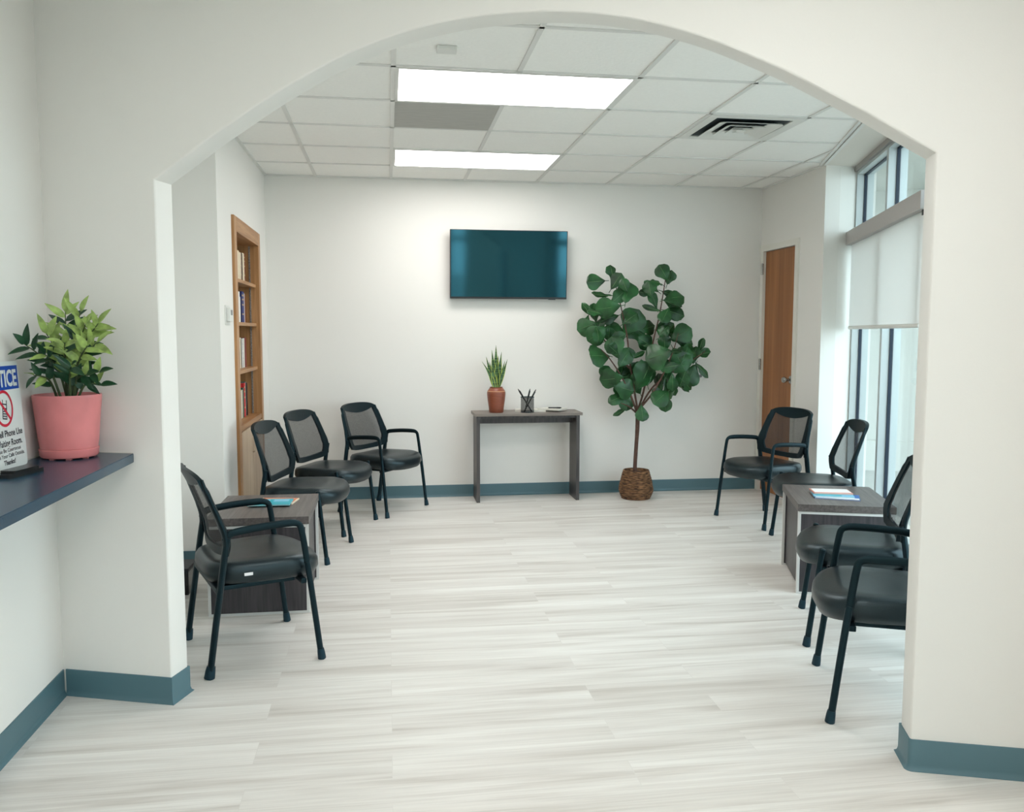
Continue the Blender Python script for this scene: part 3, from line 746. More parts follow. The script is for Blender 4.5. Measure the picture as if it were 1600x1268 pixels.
for s in (-1, 1):
    a, b = (y0+.02, -.002) if s < 0 else (.002, y1-.02)
    bm = NB(); box(bm, 0, .018, a, b, .105, .745, bev=.002); dd = obj('cupboard_door', bm, CABD, t)
    bm = NB(); yy = s*.035; tube(bm, smoothpath([(.018, yy-s*.005, .66), (.036, yy+s*.006, .655), (.040, yy+s*.018, .61), (.036, yy+s*.006, .565), (.018, yy-s*.005, .56)], 5), .004, 8); obj('handle', bm, mat('pale_pull', lin(196, 180, 160), .35), dd, smooth=True)
# books
BK = {}
def bmat(c):
    if c not in BK: BK[c] = mat('book_cloth_%d' % len(BK), lin(*c), .55, var=.08, vscale=40)
    return BK[c]
names = {(112, 26, 32): 'dark red', (150, 34, 40): 'bright red', (228, 214, 186): 'cream', (20, 26, 40): 'black', (232, 232, 226): 'white', (26, 44, 116): 'navy blue', (122, 48, 40): 'maroon',
         (196, 198, 192): 'grey', (60, 118, 116): 'teal', (40, 92, 78): 'green', (206, 40, 44): 'scarlet', (150, 106, 70): 'tan', (90, 130, 160): 'pale blue', (110, 64, 50): 'brown'}
DR, BR, CRM, BLA, WH, NV, MR, GR, TL, GN, SC, TN, PB, BN = names.keys()
rows = [(SH[0]+.0125, 'top', [(MR, .03, .225), (DR, .034, .22), (BR, .03, .225), (DR, .03, .228), (DR, .028, .212), (CRM, .03, .215), (BN, .03, .218), (DR, .034, .222), (BR, .022, .222), (DR, .036, .224), (CRM, .05, .222), (CRM, .034, .215), (CRM, .03, .218), (DR, .03, .22), (CRM, .05, .222), (DR, .03, .224)]),
        (SH[1]+.0125, 'second', [(NV, .03, .22), (BLA, .04, .23), (GR, .03, .21), (BN, .03, .2), (BLA, .036, .215), (WH, .03, .22), (NV, .03, .21), (MR, .03, .2), (BLA, .085, .222), (WH, .05, .225), (WH, .026, .19), (CRM, .03, .185), (NV, .08, .232), (WH, .04, .222), (MR, .03, .215)]),
        (SH[2]+.0125, 'third', [(BN, .03, .21), (WH, .03, .22), (GR, .034, .215), (MR, .03, .2), (CRM, .03, .22), (WH, .03, .225), (NV, .03, .215), (WH, .03, .22), (MR, .032, .222), (WH, .04, .224), (GR, .026, .22), (WH, .05, .224), (CRM, .03, .226), (WH, .034, .218), (BLA, .026, .22), (WH, .04, .221), (BLA, .014, .215), (MR, .06, .226)]),
        (SH[3]+.0185, 'lowest', [(GR, .03, .2), (TL, .03, .21), (WH, .03, .21), (CRM, .034, .2), (BN, .03, .22), (WH, .03, .205), (TN, .03, .215), (PB, .03, .2), (WH, .03, .195), (PB, .03, .2), (WH, .03, .203), (TL, .028, .19), (GR, .05, .205), (WH, .04, .205), (CRM, .03, .21), (GN, .04, .222), (SC, .06, .255), (WH, .014, .22), (TL, .046, .258), (BN, .03, .25)])]
PAGEB = flat('book_pages', 222, 212, 190, .8)
SEEN = set()
for zb, rn, bl in rows:
    y = 5.724
    total = sum(b[1] for b in bl)
    for i, (c, tk, hh) in enumerate(bl):
        tk = tk/total*(.80-.0018*len(bl))
        hh = hh*.97
        lab = None
        nxt = names[bl[i+1][0]] if i+1 < len(bl) else None; prv = names[bl[i-1][0]] if i else None
        if nxt is None: lab = names[c]+' book at the far end of the '+rn+' shelf, after a '+prv+' one'
        elif prv is None: lab = names[c]+' book at the near end of the '+rn+' shelf, before a '+nxt+' one'
        else: lab = names[c]+' book on the '+rn+' shelf, between '+prv+' and '+nxt+', '+('near end' if i < 5 else 'near middle' if i < 9 else 'far middle' if i < 12 else 'far end')
        assert lab not in SEEN, lab
        SEEN.add(lab)
        bt = thing('book', lab, 'book', (0, y+tk/2, zb), 0, 'books on the '+rn+' shelf'); bt.location.x = -1.035 - .012*random.random()
        dep = .15
        bm = NB(); box(bm, -dep+.004, -.006, -tk/2+.0015, tk/2-.0015, .003, hh-.003); obj('pages', bm, PAGEB, bt)
        bm = NB(); box(bm, -dep, 0, -tk/2, -tk/2+.0015, 0, hh); box(bm, -dep, 0, tk/2-.0015, tk/2, 0, hh); box(bm, -.006, 0, -tk/2, tk/2, 0, hh, bev=.0008)
        obj('cover', bm, bmat(c), bt)
        if c in (BLA, DR, SC, NV) and tk > .02:
            bm = NB()
            for q in (.25, .55, .72, .85): box(bm, 0, .0005, -tk*.3, tk*.3, hh*q, hh*(q+.05))
            obj('spine_print', bm, flat('gilt_print', 186, 160, 104, .4) if 'gilt' not in BK else BK['gilt'], bt)
        y += tk+.0018

# thermostat and switch
t = thing('thermostat', 'white wall thermostat on its plate beside the bookcase', 'thermostat', (XL, 5.40, 1.51))
bm = NB(); box(bm, 0, .006, -.07, .07, -.06, .06, bev=.002); obj('wall_plate', bm, WPL, t)
bm = NB(); box(bm, .006, .028, -.045, .05, -.04, .045, bev=.004); obj('body', bm, WPL, t)
bm = NB(); box(bm, .028, .0288, -.02, .035, .0, .032); obj('display', bm, GREY, t)

# ------------------------------------------------------------------ television
t = thing('television', 'black flat television mounted on the back wall above the console table', 'television', (1.017, 7.082, 1.974))
t.rotation_euler[0] = math.radians(3.5)
bm = NB(); box(bm, -.497, .497, 0, .035, -.285, .285, bev=.003); obj('casing', bm, TVB, t)
bm = NB(); box(bm, -.490, .490, -.0012, .0005, -.268, .280); obj('screen', bm, TVS, t)
bm = NB(); box(bm, -.2, .2, .035, .078, -.12, .12); obj('wall_bracket', bm, FRAMEM, t)
bm = NB(); box(bm, .34, .40, -.003, .01, -.290, -.284); obj('sensor_bar', bm, TVB, t)
# wall socket plate
t = thing('wall_plate', 'small round white plate with dark centre on the wall right of the tree', 'wall plate', (2.747, YB, 1.026))
bm = NB()
def lathe_y(bm, prof, seg=28):
    rings = [[bm.verts.new((r*math.cos(2*PI*k/seg), -t_, r*math.sin(2*PI*k/seg))) for k in range(seg)] for r, t_ in prof]
    for a, b in zip(rings, rings[1:]):
        for k in range(seg): bm.faces.new((a[k], a[(k+1) % seg], b[(k+1) % seg], b[k]))
    bm.faces.new(rings[0]); bm.faces.new(rings[-1])
lathe_y(bm, [(.036, 0), (.036, .004), (.032, .007), (.02, .008)]); obj('plate', bm, WPL, t, smooth=True)
bm = NB(); lathe_y(bm, [(.014, .006), (.014, .012), (.011, .013)]); obj('socket', bm, GREY, t, smooth=True)

# ------------------------------------------------------------------ console table and what stands on it
CT = .745
t = thing('console_table', 'narrow charcoal laminate console table against the back wall', 'table', (1.15, 6.98, 0))
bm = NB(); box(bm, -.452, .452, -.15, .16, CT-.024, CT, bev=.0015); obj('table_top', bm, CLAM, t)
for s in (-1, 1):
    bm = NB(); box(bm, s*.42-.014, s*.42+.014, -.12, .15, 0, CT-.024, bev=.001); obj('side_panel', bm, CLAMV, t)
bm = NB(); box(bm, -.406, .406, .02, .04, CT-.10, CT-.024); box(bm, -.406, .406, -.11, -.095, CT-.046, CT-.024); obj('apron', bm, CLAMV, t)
def lance(bm, base, tip, wid, bend, twist, edge=None):
    base = Vector(base); tip = Vector(tip); d = tip-base; n = 10
    side = Matrix.Rotation(twist, 3, 'Z') @ Vector((1, 0, 0)); L_ = []; 
    for i in range(n+1):
        q = i/n; p = base+d*q+Vector((bend[0], bend[1], 0))*math.sin(PI*q)
        wv = wid*1.9*(.55+.45*math.sin(PI*min(1, q*1.25)))*(1-q**3.5) if q < 1 else .0004
        wv = max(wv, .0005)
        nrm = d.normalized().cross(side).normalized()
        row = [p-side*wv, p-side*wv*.8+nrm*wv*.10, p+nrm*wv*.45, p+side*wv*.8+nrm*wv*.10, p+side*wv]
        L_.append([bm.verts.new(v) for v in row])
    for a, b in zip(L_, L_[1:]):
        for k in range(4):
            f = bm.faces.new((a[k], a[k+1], b[k+1], b[k])); f.material_index = 1 if k in (0, 3) else 0
            f.smooth = True
t = thing('snake_plant', 'small snake plant in a terracotta vase on the console table', 'potted plant', (.888, 6.93, CT))
bm = NB(); lathe(bm, [(.056, 0), (.060, .004), (.063, .04), (.072, .10), (.077, .15), (.077, .168), (.074, .176), (.071, .184), (.057, .202), (.053, .205), (.055, .212), (.049, .212), (.046, .204), (.046, .19)], 48)
vs = obj('vase', bm, TERRA, t, smooth=True, angle=60)
bm = NB(); lathe(bm, [(.0745, .1745), (.0752, .1775), (.0735, .1805)], 48, cap0=False); obj('glaze_band', bm, TERRAB, vs, smooth=True)
bm = NB(); lathe(bm, [(.046, .188), (.046, .192)], 24, cap1=True); obj('soil', bm, SOIL, t)
def sn(px, py): return ((px-775)*.00545, .558-(py-541)*.00545)
bm = NB()
for px, py, dy, wd, bx in ((775, 541, .02, .016, 0), (768, 548, -.01, .013, -.01), (783, 551, 0, .013, .012), (759, 558, -.02, .012, -.02), (792, 562, -.01, .011, .02), (752, 565, -.03, .010, .012), (789, 565, .03, .010, .02), (779, 557, .03, .013, .0), (767, 570, -.03, .013, -.008), (775, 562, -.03, .015, .003), (765, 566, .02, .010, -.015)):
    x, z = sn(px, py); lance(bm, (x*.12, dy*.5, .188), (x, dy, z), wd, (bx*.5 - x*.10, 0), random.uniform(-.3, .3))
obj('leaves', bm, [SNAKE, YEDGE], t)
# pencil cup
PCX, PCY = 1.145, 6.90
t = thing('pencil_cup', 'black wire mesh pencil cup on the console table', 'pen holder', (PCX, PCY, CT))
bm = NB(); lathe(bm, [(.0555, 0), (.0565, .003), (.0555, .006), (.0535, .006)], 32, cap1=True); obj('base', bm, FRAMEM, t, smooth=True)
bm = NB(); lathe(bm, [(.0548, .004), (.0548, .127)], 32, cap0=False); obj('mesh_wall', bm, mesh_fabric('fine_wire_mesh', (.02, .02, .02, 1), .48), t, smooth=True)
bm = NB(); seg = 32
P = [(.0555*math.cos(2*PI*k/seg), .0555*math.sin(2*PI*k/seg), .128) for k in range(seg+1)]; tube(bm, P, .003, 8, caps=False); obj('rim', bm, FRAMEM, t, smooth=True)
def pen(label, b, tp, name='pen'):
    b = Vector(b); tp = Vector(tp); d_ = (tp-b); L_ = d_.length
    t = thing(name, label, 'pen', b); t.rotation_mode = 'QUATERNION'; t.rotation_quaternion = Vector((0, 0, 1)).rotation_difference(d_.normalized())
    bm = NB(); lathe(bm, [(.0052, 0), (.0055, .004), (.0055, L_*.62)], 12, cap1=True); obj('barrel', bm, BLK, t, smooth=True)
    bm = NB(); lathe(bm, [(.0064, L_*.6), (.0066, L_*.66), (.0064, L_*.88), (.0035, L_*.97), (.0015, L_)], 12, cap1=True); cp = obj('cap', bm, BLK, t, smooth=True)
    bm = NB(); box(bm, .0060, .0078, -.0018, .0018, L_*.66, L_*.90); obj('clip', bm, BLK, cp)
    return t
pen('black pen leaning to the left in the mesh cup', (PCX+.035, PCY-.01, CT+.008), (PCX-.078, PCY+.01, CT+.196))
pen('black pen standing nearly upright in the mesh cup', (PCX-.018, PCY+.012, CT+.008), (PCX+.026, PCY+.02, CT+.196))
pen('black pen leaning to the right in the mesh cup', (PCX-.03, PCY-.02, CT+.008), (PCX+.072, PCY-.005, CT+.192))
booklet('notebook', 'white notebook lying behind the mesh cup on the console table', 'notebook', 1.195, 7.035, CT, .26, .16, .014, -10, PAGE)
booklet('notepad', 'white notepad with a pen on it at the right end of the console', 'notepad', 1.375, 6.985, CT+.0142, .20, .17, .010, -38, PAGE)
t = pen('black pen lying on the white notepad', (1.335, 6.965, CT+.031), (1.445, 6.945, CT+.031))

# ------------------------------------------------------------------ fiddle-leaf tree
TX, TY = 2.085, 6.885
t = thing('fiddle_leaf_tree', 'tall fiddle-leaf fig tree in a brown woven basket beside the console table', 'potted tree', (TX, TY, 0))
prof = []
nrow = 17
for i in range(nrow*4+1):
    q = i/(nrow*4); z = .245*q
    r = .118+.030*math.sin(PI*min(1, q*1.6)*.62) if q < .45 else None
    r = .118+(.145-.118)*math.sin(min(1, q/.33)*PI/2) if q < .33 else .145-(.145-.108)*((q-.33)/.67)**1.3
    prof.append((r+.0035*math.sin(q*nrow*2*PI), z))
prof += [(.102, .245), (.100, .20)]
bm = NB(); lathe(bm, prof, 56)
for v in bm.verts:
    a = math.atan2(v.co.y, v.co.x); k = 1+.010*math.sin(a*19+v.co.z*160)+.008*math.sin(a*7+v.co.z*60); v.co.x *= k; v.co.y *= k
bk = obj('basket', bm, BASKET, t, smooth=True, angle=80)
bm = NB(); lathe(bm, [(.099, .215), (.05, .228)], 24, cap1=True); obj('soil', bm, SOIL, t, smooth=True)
KX, KZ = .00558, .00536
def TP(px, py, dy=0): return Vector(((px-998)*KX, dy, .732+(645-py)*KZ))
bm = NB(); tube(bm, smoothpath([Vector((.0, 0, .20)), TP(996, 735), TP(998, 700, .01), TP(999, 668), TP(999, 640)], 5), [.017]*6+[.0165]*8+[.018]*7, 12); obj('trunk', bm, BARK, t, smooth=True)
br = [[(999, 642, 0), (990, 600, -.03), (984, 560, -.02), (981, 525, 0), (975, 495, .01), (965, 455, .0), (956, 432, 0)],
      [(999, 642, 0), (1010, 612, .04), (1018, 570, .05), (1024, 530, .03), (1031, 490, .0), (1038, 445, 0), (1040, 425, 0)],
      [(1001, 640, 0), (1018, 612, -.08), (1035, 575, -.12), (1048, 545, -.10), (1056, 520, -.08)],
      [(1001, 640, 0), (1022, 605, .0), (1050, 580, -.05), (1080, 562, -.06), (1100, 548, -.06)],
      [(997, 642, 0), (980, 610, -.10), (962, 580, -.14), (947, 558, -.14), (935, 545, -.14)],
      [(985, 575, -.02), (960, 545, .05), (940, 520, .06), (925, 500, .06)],
      [(997, 645, 0), (982, 634, -.06), (968, 628, -.08)]]
for b in br:
    pts = smoothpath([TP(*p) for p in b], 4); k = len(pts)
    bm = NB(); tube(bm, pts, [.0095-.0065*i/(k-1) for i in range(k)], 8); obj('branch', bm, BARK, t, smooth=True)
def bigleaf(bm, c, ang, L_, wd, tilt, roll, cup):
    # leaf grows from c-along to c+along; frame: along in the X-Z plane turned by ang, tilted toward -Y
    n = 9; ca, sa = math.cos(ang), math.sin(ang)
    al = Vector((ca*math.cos(tilt), -math.sin(tilt), sa*math.cos(tilt)))
    nr = Vector((0, -1, 0)); nr = (nr-al*nr.dot(al)).normalized(); nr = Matrix.Rotation(roll, 3, al) @ nr
    sd = al.cross(nr).normalized(); rows = []
    for i in range(n+1):
        q = i/n
        wv = wd*(.10+.50*math.sin(min(1, q*2.2)*PI/2)*(1) + .42*math.sin(PI*max(0, (q-.30)/.70)**.9 if q > .3 else 0))
        wv *= (1-max(0, (q-.80)/.20)**2.4*.94)
        wv = max(wv, .0025) if q > .0 else .003
        cz = -cup*L_*(q-.35)**2*1.2
        row = []
        for j in range(7):
            s_ = (j-3)/3
            rp = .006*math.sin(q*15+s_*3)*abs(s_)
            p = c+al*(L_*(q-.5))+sd*(wv*s_)+nr*(cz-wv*.28*abs(s_)**1.5+.12*wv*(1-abs(s_)) * (-1)+rp)
            row.append(bm.verts.new(p))
        rows.append(row)
    for a, b in zip(rows, rows[1:]):
        for k in range(6): f = bm.faces.new((a[k], a[k+1], b[k+1], b[k])); f.smooth = True
    q0 = c-al*(L_*.5)
    ribp = [c+al*(L_*(q-.5))+nr*(-cup*L_*(q-.35)**2*1.2-.12*wd*(.6+.4*math.sin(PI*q))+.0022) for q in (0, .25, .5, .75, .95)]
    tube(rib, ribp, [.0022, .0019, .0016, .0012, .0006], 5)
    # petiole
    s0 = c-al*(L_*.5); tube(bm, [s0-al*.035-nr*.012, s0+al*.02], .0028, 5)
# x, y in the tree crop (origin 890,390; 3.092 px per px), direction of the tip in degrees, length, depth, tone of aspect (width factor)
Lv = [(205, 112, 95, 70, 0, .9), (128, 155, 185, 88, -.02, .85), (215, 155, 60, 85, -.05, .75), (272, 205, 75, 105, -.03, .9), (225, 232, 40, 80, -.08, .8), (155, 222, 178, 90, 0, .32), (182, 282, 190, 112, -.08, .85),
      (95, 290, 130, 80, .05, .45), (130, 310, 110, 95, .06, .6), (92, 370, 200, 95, .02, .9), (135, 405, 215, 105, -.06, .9), (155, 370, 80, 95, .08, .5), (210, 325, 195, 90, .05, .6), (230, 390, 165, 110, .05, .85), (305, 350, 60, 130, .02, .95), (335, 395, 25, 110, .08, .8),
      (135, 505, 175, 110, -.15, .95), (205, 470, 110, 105, -.15, .85), (250, 520, 55, 95, -.12, .9), (185, 620, 190, 105, -.15, .95), (250, 665, 345, 110, -.14, .85), (225, 710, 195, 90, -.1, .6), (180, 590, 160, 80, -.06, .7), (280, 725, 270, 90, -.04, .8), (262, 785, 215, 75, .02, .35),
      (340, 783, 270, 78, -.12, .8), (360, 615, 60, 140, -.06, 1.0), (330, 650, 120, 110, .02, .8), (310, 590, 200, 90, .08, .8), (265, 590, 250, 90, .06, .6), (225, 425, 20, 90, -.02, .55), (380, 440, 330, 95, .1, .8), (400, 375, 15, 100, .1, .7),
      (340, 510, 25, 75, .03, .35), (335, 552, 20, 65, .04, .35),
      (450, 110, 120, 80, -.02, .9), (482, 130, 70, 70, .0, .85), (418, 155, 160, 65, -.03, .6), (400, 180, 150, 95, 0, .4), (370, 207, 170, 60, .03, .6), (412, 238, 110, 85, .02, .55), (500, 225, 15, 100, -.05, .85), (508, 262, 340, 90, .02, .7), (515, 300, 345, 90, .03, .7), (455, 310, 235, 85, -.04, .75), (395, 283, 165, 90, 0, .3),
      (475, 385, 165, 90, .05, .8), (535, 405, 30, 110, -.05, .85), (480, 395, 40, 90, .02, .8), (560, 445, 345, 90, .0, .6), (465, 455, 100, 85, .03, .7), (410, 505, 200, 125, -.12, 1.0), (465, 560, 190, 95, -.14, .55), (520, 530, 300, 125, -.08, .95), (560, 505, 10, 110, -.02, .85), (480, 490, 350, 85, -.14, .35),
      (608, 505, 75, 90, 0, .6), (642, 462, 85, 70, .02, .5), (655, 500, 5, 75, 0, .65), (595, 605, 245, 110, -.02, .85), (645, 580, 310, 95, -.02, .35), (545, 610, 250, 95, -.08, .7), (480, 605, 280, 80, -.05, .4), (548, 665, 320, 90, .0, .3), (430, 700, 210, 100, -.14, .85), (485, 670, 300, 120, -.06, .9), (455, 735, 270, 90, -.08, .7), (440, 640, 100, 90, 0, .6), (515, 680, 300, 80, .04, .5), (575, 560, 330, 80, .05, .6)]
extra = []
for (x, y, a, L_, dy, wf) in Lv:
    if L_ > 88 and random.random() < .75:
        extra.append((x+random.uniform(-26, 26), y+random.uniform(-30, 22), a+random.uniform(-70, 70), L_*random.uniform(.62, .8), dy+random.choice((-.06, .07)), random.uniform(.55, .95)))
bm = NB(); rib = NB()
for i, (x, y, a, L_, dy, wf) in enumerate(Lv+extra):
    px = 890+x/3.092; py = 390+y/3.092; Lm = L_/3.092*.00548*1.04
    c = TP(px, py, dy+random.uniform(-.02, .02)); c.y = min(c.y, .10)
    bigleaf(bm, c, math.radians(a), Lm, Lm*.50*wf*1.02, random.uniform(-.35, .5), random.uniform(-.5, .5)+(1-wf)*.9*random.choice((-1, 1)), random.uniform(.1, .5))
for v in bm.verts: v.co.y = min(v.co.y, .265)
for v in rib.verts: v.co.y = min(v.co.y, .264)
nf = len(bm.faces); tmp = bpy.data.meshes.new('tmp'); rib.to_mesh(tmp); rib.free(); bm.from_mesh(tmp); bpy.data.meshes.remove(tmp)
bm.faces.ensure_lookup_table()
for f in bm.faces[nf:]: f.material_index = 1; f.smooth = True
obj('foliage', bm, [LEAF, RIBM], t)

# ------------------------------------------------------------------ counter with its plant, sign and gadget
ZC = .955
t = thing('counter_shelf', 'blue speckled laminate counter shelf fixed along the left wall', 'counter')
yv = lambda x: A.y+(A.x-x)*(-E.y/E.x)
bm = NB(); prism(bm, [(XF, -1.5), (-.942, -1.5), (-.942, yv(-.942)), (XF, yv(XF))], ZC-.034, ZC); 
bmesh.ops.bevel(bm, geom=[e for e in bm.edges if all(abs(v.co.x+.942) < 1e-4 for v in e.verts)], offset=.002, segments=2, affect='EDGES')
obj('worktop', bm, BLUEC, t)
bm = NB(); prism(bm, [(XF, -1.5), (XF+.003, -1.5), (XF+.003, yv(XF)-.004), (-.945, yv(-.945)-.004), (-.945, yv(-.945)), (XF, yv(XF))], ZC, ZC+.003); obj('caulk_line', bm, TRIMW, t)
PX, PY = -1.142, 3.222
t = thing('potted_zz_plant', 'leafy green and lime houseplant in a pink pot on the blue counter', 'potted plant', (PX, PY, ZC))
bm = NB(); lathe(bm, [(.084, .004), (.092, .006), (.096, .012), (.0985, .034), (.0965, .036), (.09, .036)], 56, cap1=True)
for k in range(8):
    a = 2*PI*k/8+.3; box(bm, .075*math.cos(a)-.008, .075*math.cos(a)+.008, .075*math.sin(a)-.008, .075*math.sin(a)+.008, 0, .006)
obj('saucer', bm, PINK, t, smooth=True)
bm = NB(); lathe(bm, [(.088, .034), (.0945, .037), (.098, .06), (.106, .15), (.1125, .215), (.1135, .222), (.1125, .228), (.109, .228), (.105, .21), (.102, .19)], 56); obj('pot', bm, PINK, t, smooth=True)
bm = NB(); lathe(bm, [(.1035, .200), (.06, .207)], 32, cap1=True); obj('soil', bm, SOIL, t, smooth=True)
def leaflet(bm, p, dr, L_, wd, nrm):
    dr = dr.normalized(); nrm = (nrm-dr*nrm.dot(dr)).normalized(); sd = dr.cross(nrm); rows = []; n = 6
    for i in range(n+1):
        q = i/n; wv = max(.0006, wd*math.sin(PI*q**.8)**.75*(1-.25*q)) if 0 < q < 1 else .0006
        row = []
        for j in range(5):
            s_ = (j-2)/2; row.append(bm.verts.new(p+dr*L_*q+sd*wv*s_+nrm*(wv*.35*abs(s_)-.12*L_*q*q)))
        rows.append(row)
    for a, b in zip(rows, rows[1:]):
        for k in range(4): f = bm.faces.new((a[k], a[k+1], b[k+1], b[k])); f.smooth = True
stems = [((-1.205, 3.04, 1.365), 0, 9), ((-1.125, 3.19, 1.475), 1, 11), ((-1.060, 3.15, 1.475), 1, 6), ((-1.03, 3.10, 1.43), 1, 11), ((-.985, 3.09, 1.435), 1, 10), ((-.985, 3.07, 1.37), 1, 9), ((-.975, 3.05, 1.27), 0, 6),
         ((-1.185, 3.05, 1.26), 0, 6), ((-.985, 3.09, 1.225), 0, 4), ((-1.165, 3.12, 1.40), 1, 9), ((-1.075, 3.03, 1.37), 1, 10), ((-1.00, 3.02, 1.36), 1, 8), ((-1.15, 3.06, 1.33), 0, 8), ((-1.05, 3.01, 1.29), 0, 8), ((-1.10, 3.10, 1.36), 0, 8), ((-1.02, 3.06, 1.26), 0, 6)]
bs = NB(); bd = NB(); bl = NB()
for tip, kind, nl in stems:
    tip = Vector(tip)-Vector((PX, PY, ZC)); base = Vector((tip.x*.22+random.uniform(-.02, .02), tip.y*.15+random.uniform(-.03, .03), .19))
    mid = base*.45+tip*.55+Vector((-tip.x*.12, -tip.y*.12, .03))
    path = smoothpath([base, mid, tip], 8); k = len(path)
    tube(bs, path, [.0055-.0042*i/(k-1) for i in range(k)], 7)
    for i in range(nl):
        q = .38+.62*i/(nl-1) if nl > 1 else .8; idx = min(k-2, int(q*(k-1))); p = path[idx].lerp(path[idx+1], q*(k-1)-idx)
        tg = (path[idx+1]-path[idx]).normalized()
        sdv = tg.cross(Vector((.35, -1, .15))).normalized(); sg = 1 if i % 2 else -1
        dr = tg*.75+sdv*sg*.85+Vector((random.uniform(-.2, .2), random.uniform(-.35, .1), random.uniform(-.1, .25)))
        if i == nl-1: dr = tg+Vector((.1, 0, .1))
        lk = kind if random.random() < .85 else 1-kind
        leaflet(bl if lk else bd, p, dr, random.uniform(.060, .085)*(1 if kind else .92), random.uniform(.0115, .0155), Vector((random.uniform(-.3, .5), -1, .6)))
for b_ in (bs, bd, bl):
    for v in b_.verts:
        v.co.x = max(v.co.x, XF-PX+.004)
        wx = v.co.x+PX; v.co.y = min(v.co.y, yv(wx)-PY-.006)
obj('stems', bs, ZSTEM, t, smooth=True); obj('dark_leaves', bd, ZDARK, t, label='deep green leaves'); obj('lime_leaves', bl, ZLIME, t, label='variegated lime leaves')

# notice sign, leaning on the left wall (local x = along the sign to the right, y = up, z = out of the face)
t = thing('notice_sign', 'white and blue no cell phone notice sign leaning on the left wall', 'sign', (-1.232, 2.948, ZC+.001))
sw, sh_ = .254, .352
lean = math.atan2(.020, sh_)
X_ = Vector((.03, 1, 0)).normalized(); Y_ = Vector((-math.sin(lean), 0, math.cos(lean))); Z_ = X_.cross(Y_).normalized(); Y_ = Z_.cross(X_)
MS = Matrix(((X_.x, Y_.x, Z_.x, -1.232), (X_.y, Y_.y, Z_.y, 2.950), (X_.z, Y_.z, Z_.z, ZC+.001), (0, 0, 0, 1)))
t.matrix_world = MS
def rrect(bm, x0, x1, y0, y1, r, z0, z1):
    pts = []
    for cx_, cy_, a0 in ((x1-r, y1-r, 0), (x0+r, y1-r, PI/2), (x0+r, y0+r, PI), (x1-r, y0+r, 1.5*PI)):
        for k in range(6): a = a0+PI/2*k/5; pts.append((cx_+r*math.cos(a), cy_+r*math.sin(a)))
    prism(bm, pts, z0, z1)
bm = NB(); rrect(bm, -sw/2, sw/2, 0, sh_, .014, -.002, .002); obj('sign_panel', bm, SIGNW, t)
bm = NB(); box(bm, -sw/2+.008, sw/2-.008, sh_-.092, sh_-.014, .002, .0026); obj('header', bm, SIGNB, t)
def text(body, x, y, h, w_, M_, name='lettering', align='CENTER', fat=.0, z=.0028, ital=False):
    cu = bpy.data.curves.new(name, 'FONT'); cu.body = body; cu.size = 1; cu.extrude = 0; cu.offset = fat; cu.resolution_u = 3
    to = bpy.data.objects.new(name, cu); COL.objects.link(to)
    dg = bpy.context.evaluated_depsgraph_get(); me = bpy.data.meshes.new_from_object(to.evaluated_get(dg))
    bpy.data.objects.remove(to); bpy.data.curves.remove(cu)
    xs = [v.co.x for v in me.vertices]; ys = [v.co.y for v in me.vertices]; x0, x1, y0, y1 = min(xs), max(xs), min(ys), max(ys)
    capH = .7; sy = h/capH; sx = w_/(x1-x0)
    for v in me.vertices:
        X0 = (v.co.x-(x0+x1)/2)*sx; Y0 = v.co.y*sy
        v.co.x = x+X0+(Y0*.15 if ital else 0); v.co.y = y+Y0; v.co.z = z
    me.materials.append(M_); o = bpy.data.objects.new(name, me); COL.objects.link(o); o.parent = t; return o
text('NOTICE', 0, sh_-.080, .052, .215, SIGNW, fat=.032)
text('No Cell Phone Use', -.002, .108, .021, .222, SIGNK, fat=.02)
text('In Waiting Room.', -.002, .077, .021, .205, SIGNK, fat=.02)
text('Please Be Courteous', -.004, .058, .0125, .18, SIGNK, fat=.006)
text('& Take Your Calls Outside.', -.002, .040, .0125, .222, SIGNK, fat=.006)
text('Thanks!', 0, .017, .0155, .080, SIGNK, fat=.02)
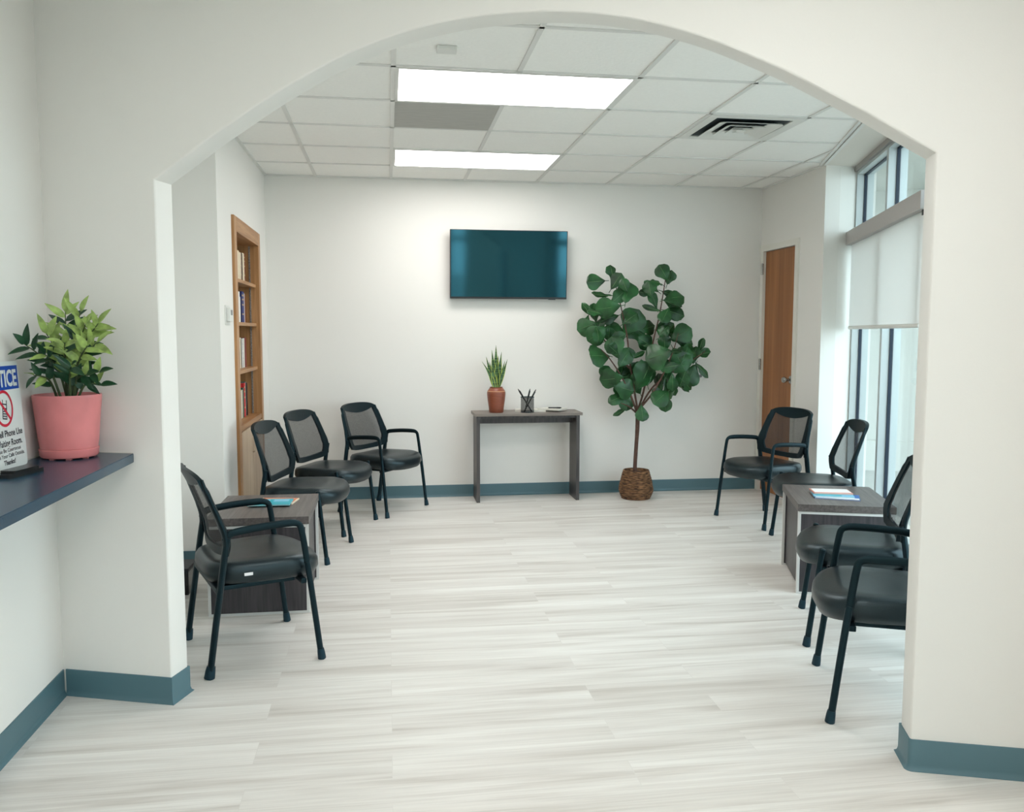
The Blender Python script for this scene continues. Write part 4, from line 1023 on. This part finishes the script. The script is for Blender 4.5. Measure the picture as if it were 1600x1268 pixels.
# prohibition symbol
bm = NB(); R1, R2, cy_ = .0600, .0510, .200; seg = 48
a = [bm.verts.new((R1*math.cos(2*PI*k/seg), cy_+R1*math.sin(2*PI*k/seg), .0034)) for k in range(seg)]; b = [bm.verts.new((R2*math.cos(2*PI*k/seg), cy_+R2*math.sin(2*PI*k/seg), .0034)) for k in range(seg)]
for k in range(seg): bm.faces.new((a[k], a[(k+1) % seg], b[(k+1) % seg], b[k]))
RM = Matrix.Translation((0, cy_, 0)) @ Matrix.Rotation(-PI/4, 4, 'Z'); box(bm, -.053, .053, -.0045, .0045, .003, .0034, RM); obj('prohibition_ring', bm, SIGNR, t)
bm = NB(); RM = Matrix.Translation((.004, cy_-.004, 0)) @ Matrix.Rotation(-.15, 4, 'Z')
box(bm, -.015, .015, -.032, .006, .0022, .0026, RM); box(bm, -.015, -.011, .006, .032, .0022, .0026, RM); box(bm, .011, .015, .006, .032, .0022, .0026, RM); box(bm, -.015, .015, .016, .020, .0022, .0026, RM)
ph = obj('phone_symbol', bm, SIGNK, t)
bm = NB()
for i in range(3):
    for j in range(4): box(bm, -.0105+i*.0075, -.0055+i*.0075, -.028+j*.008, -.0235+j*.008, .0026, .003, RM)
obj('keypad', bm, SIGNW, ph)
# black gadget lying in front of the sign
t = thing('phone_case', 'flat glossy black gadget lying on the counter below the sign', 'gadget', (-1.162, 2.845, ZC), math.radians(78))
bm = NB(); rrect(bm, -.085, .085, -.033, .033, .012, 0, .012); obj('base', bm, BLK, t)
bm = NB(); rrect(bm, -.055, .070, -.026, .028, .010, .0121, .020); obj('lid', bm, BLK, t)
# black box on the floor by the left wall
t = thing('black_box', 'small black box on the floor by the left wall behind the arch pier', 'box', (-1.13, 4.72, 0))
bm = NB(); box(bm, -.09, .06, -.10, .10, 0, .13, bev=.006); obj('body', bm, BLK, t)
bm = NB(); box(bm, -.092, .062, -.102, .102, .13, .146, bev=.004); obj('lid', bm, mat('speckled_black', lin(40, 42, 46), .6, var=.5, vscale=90), t)
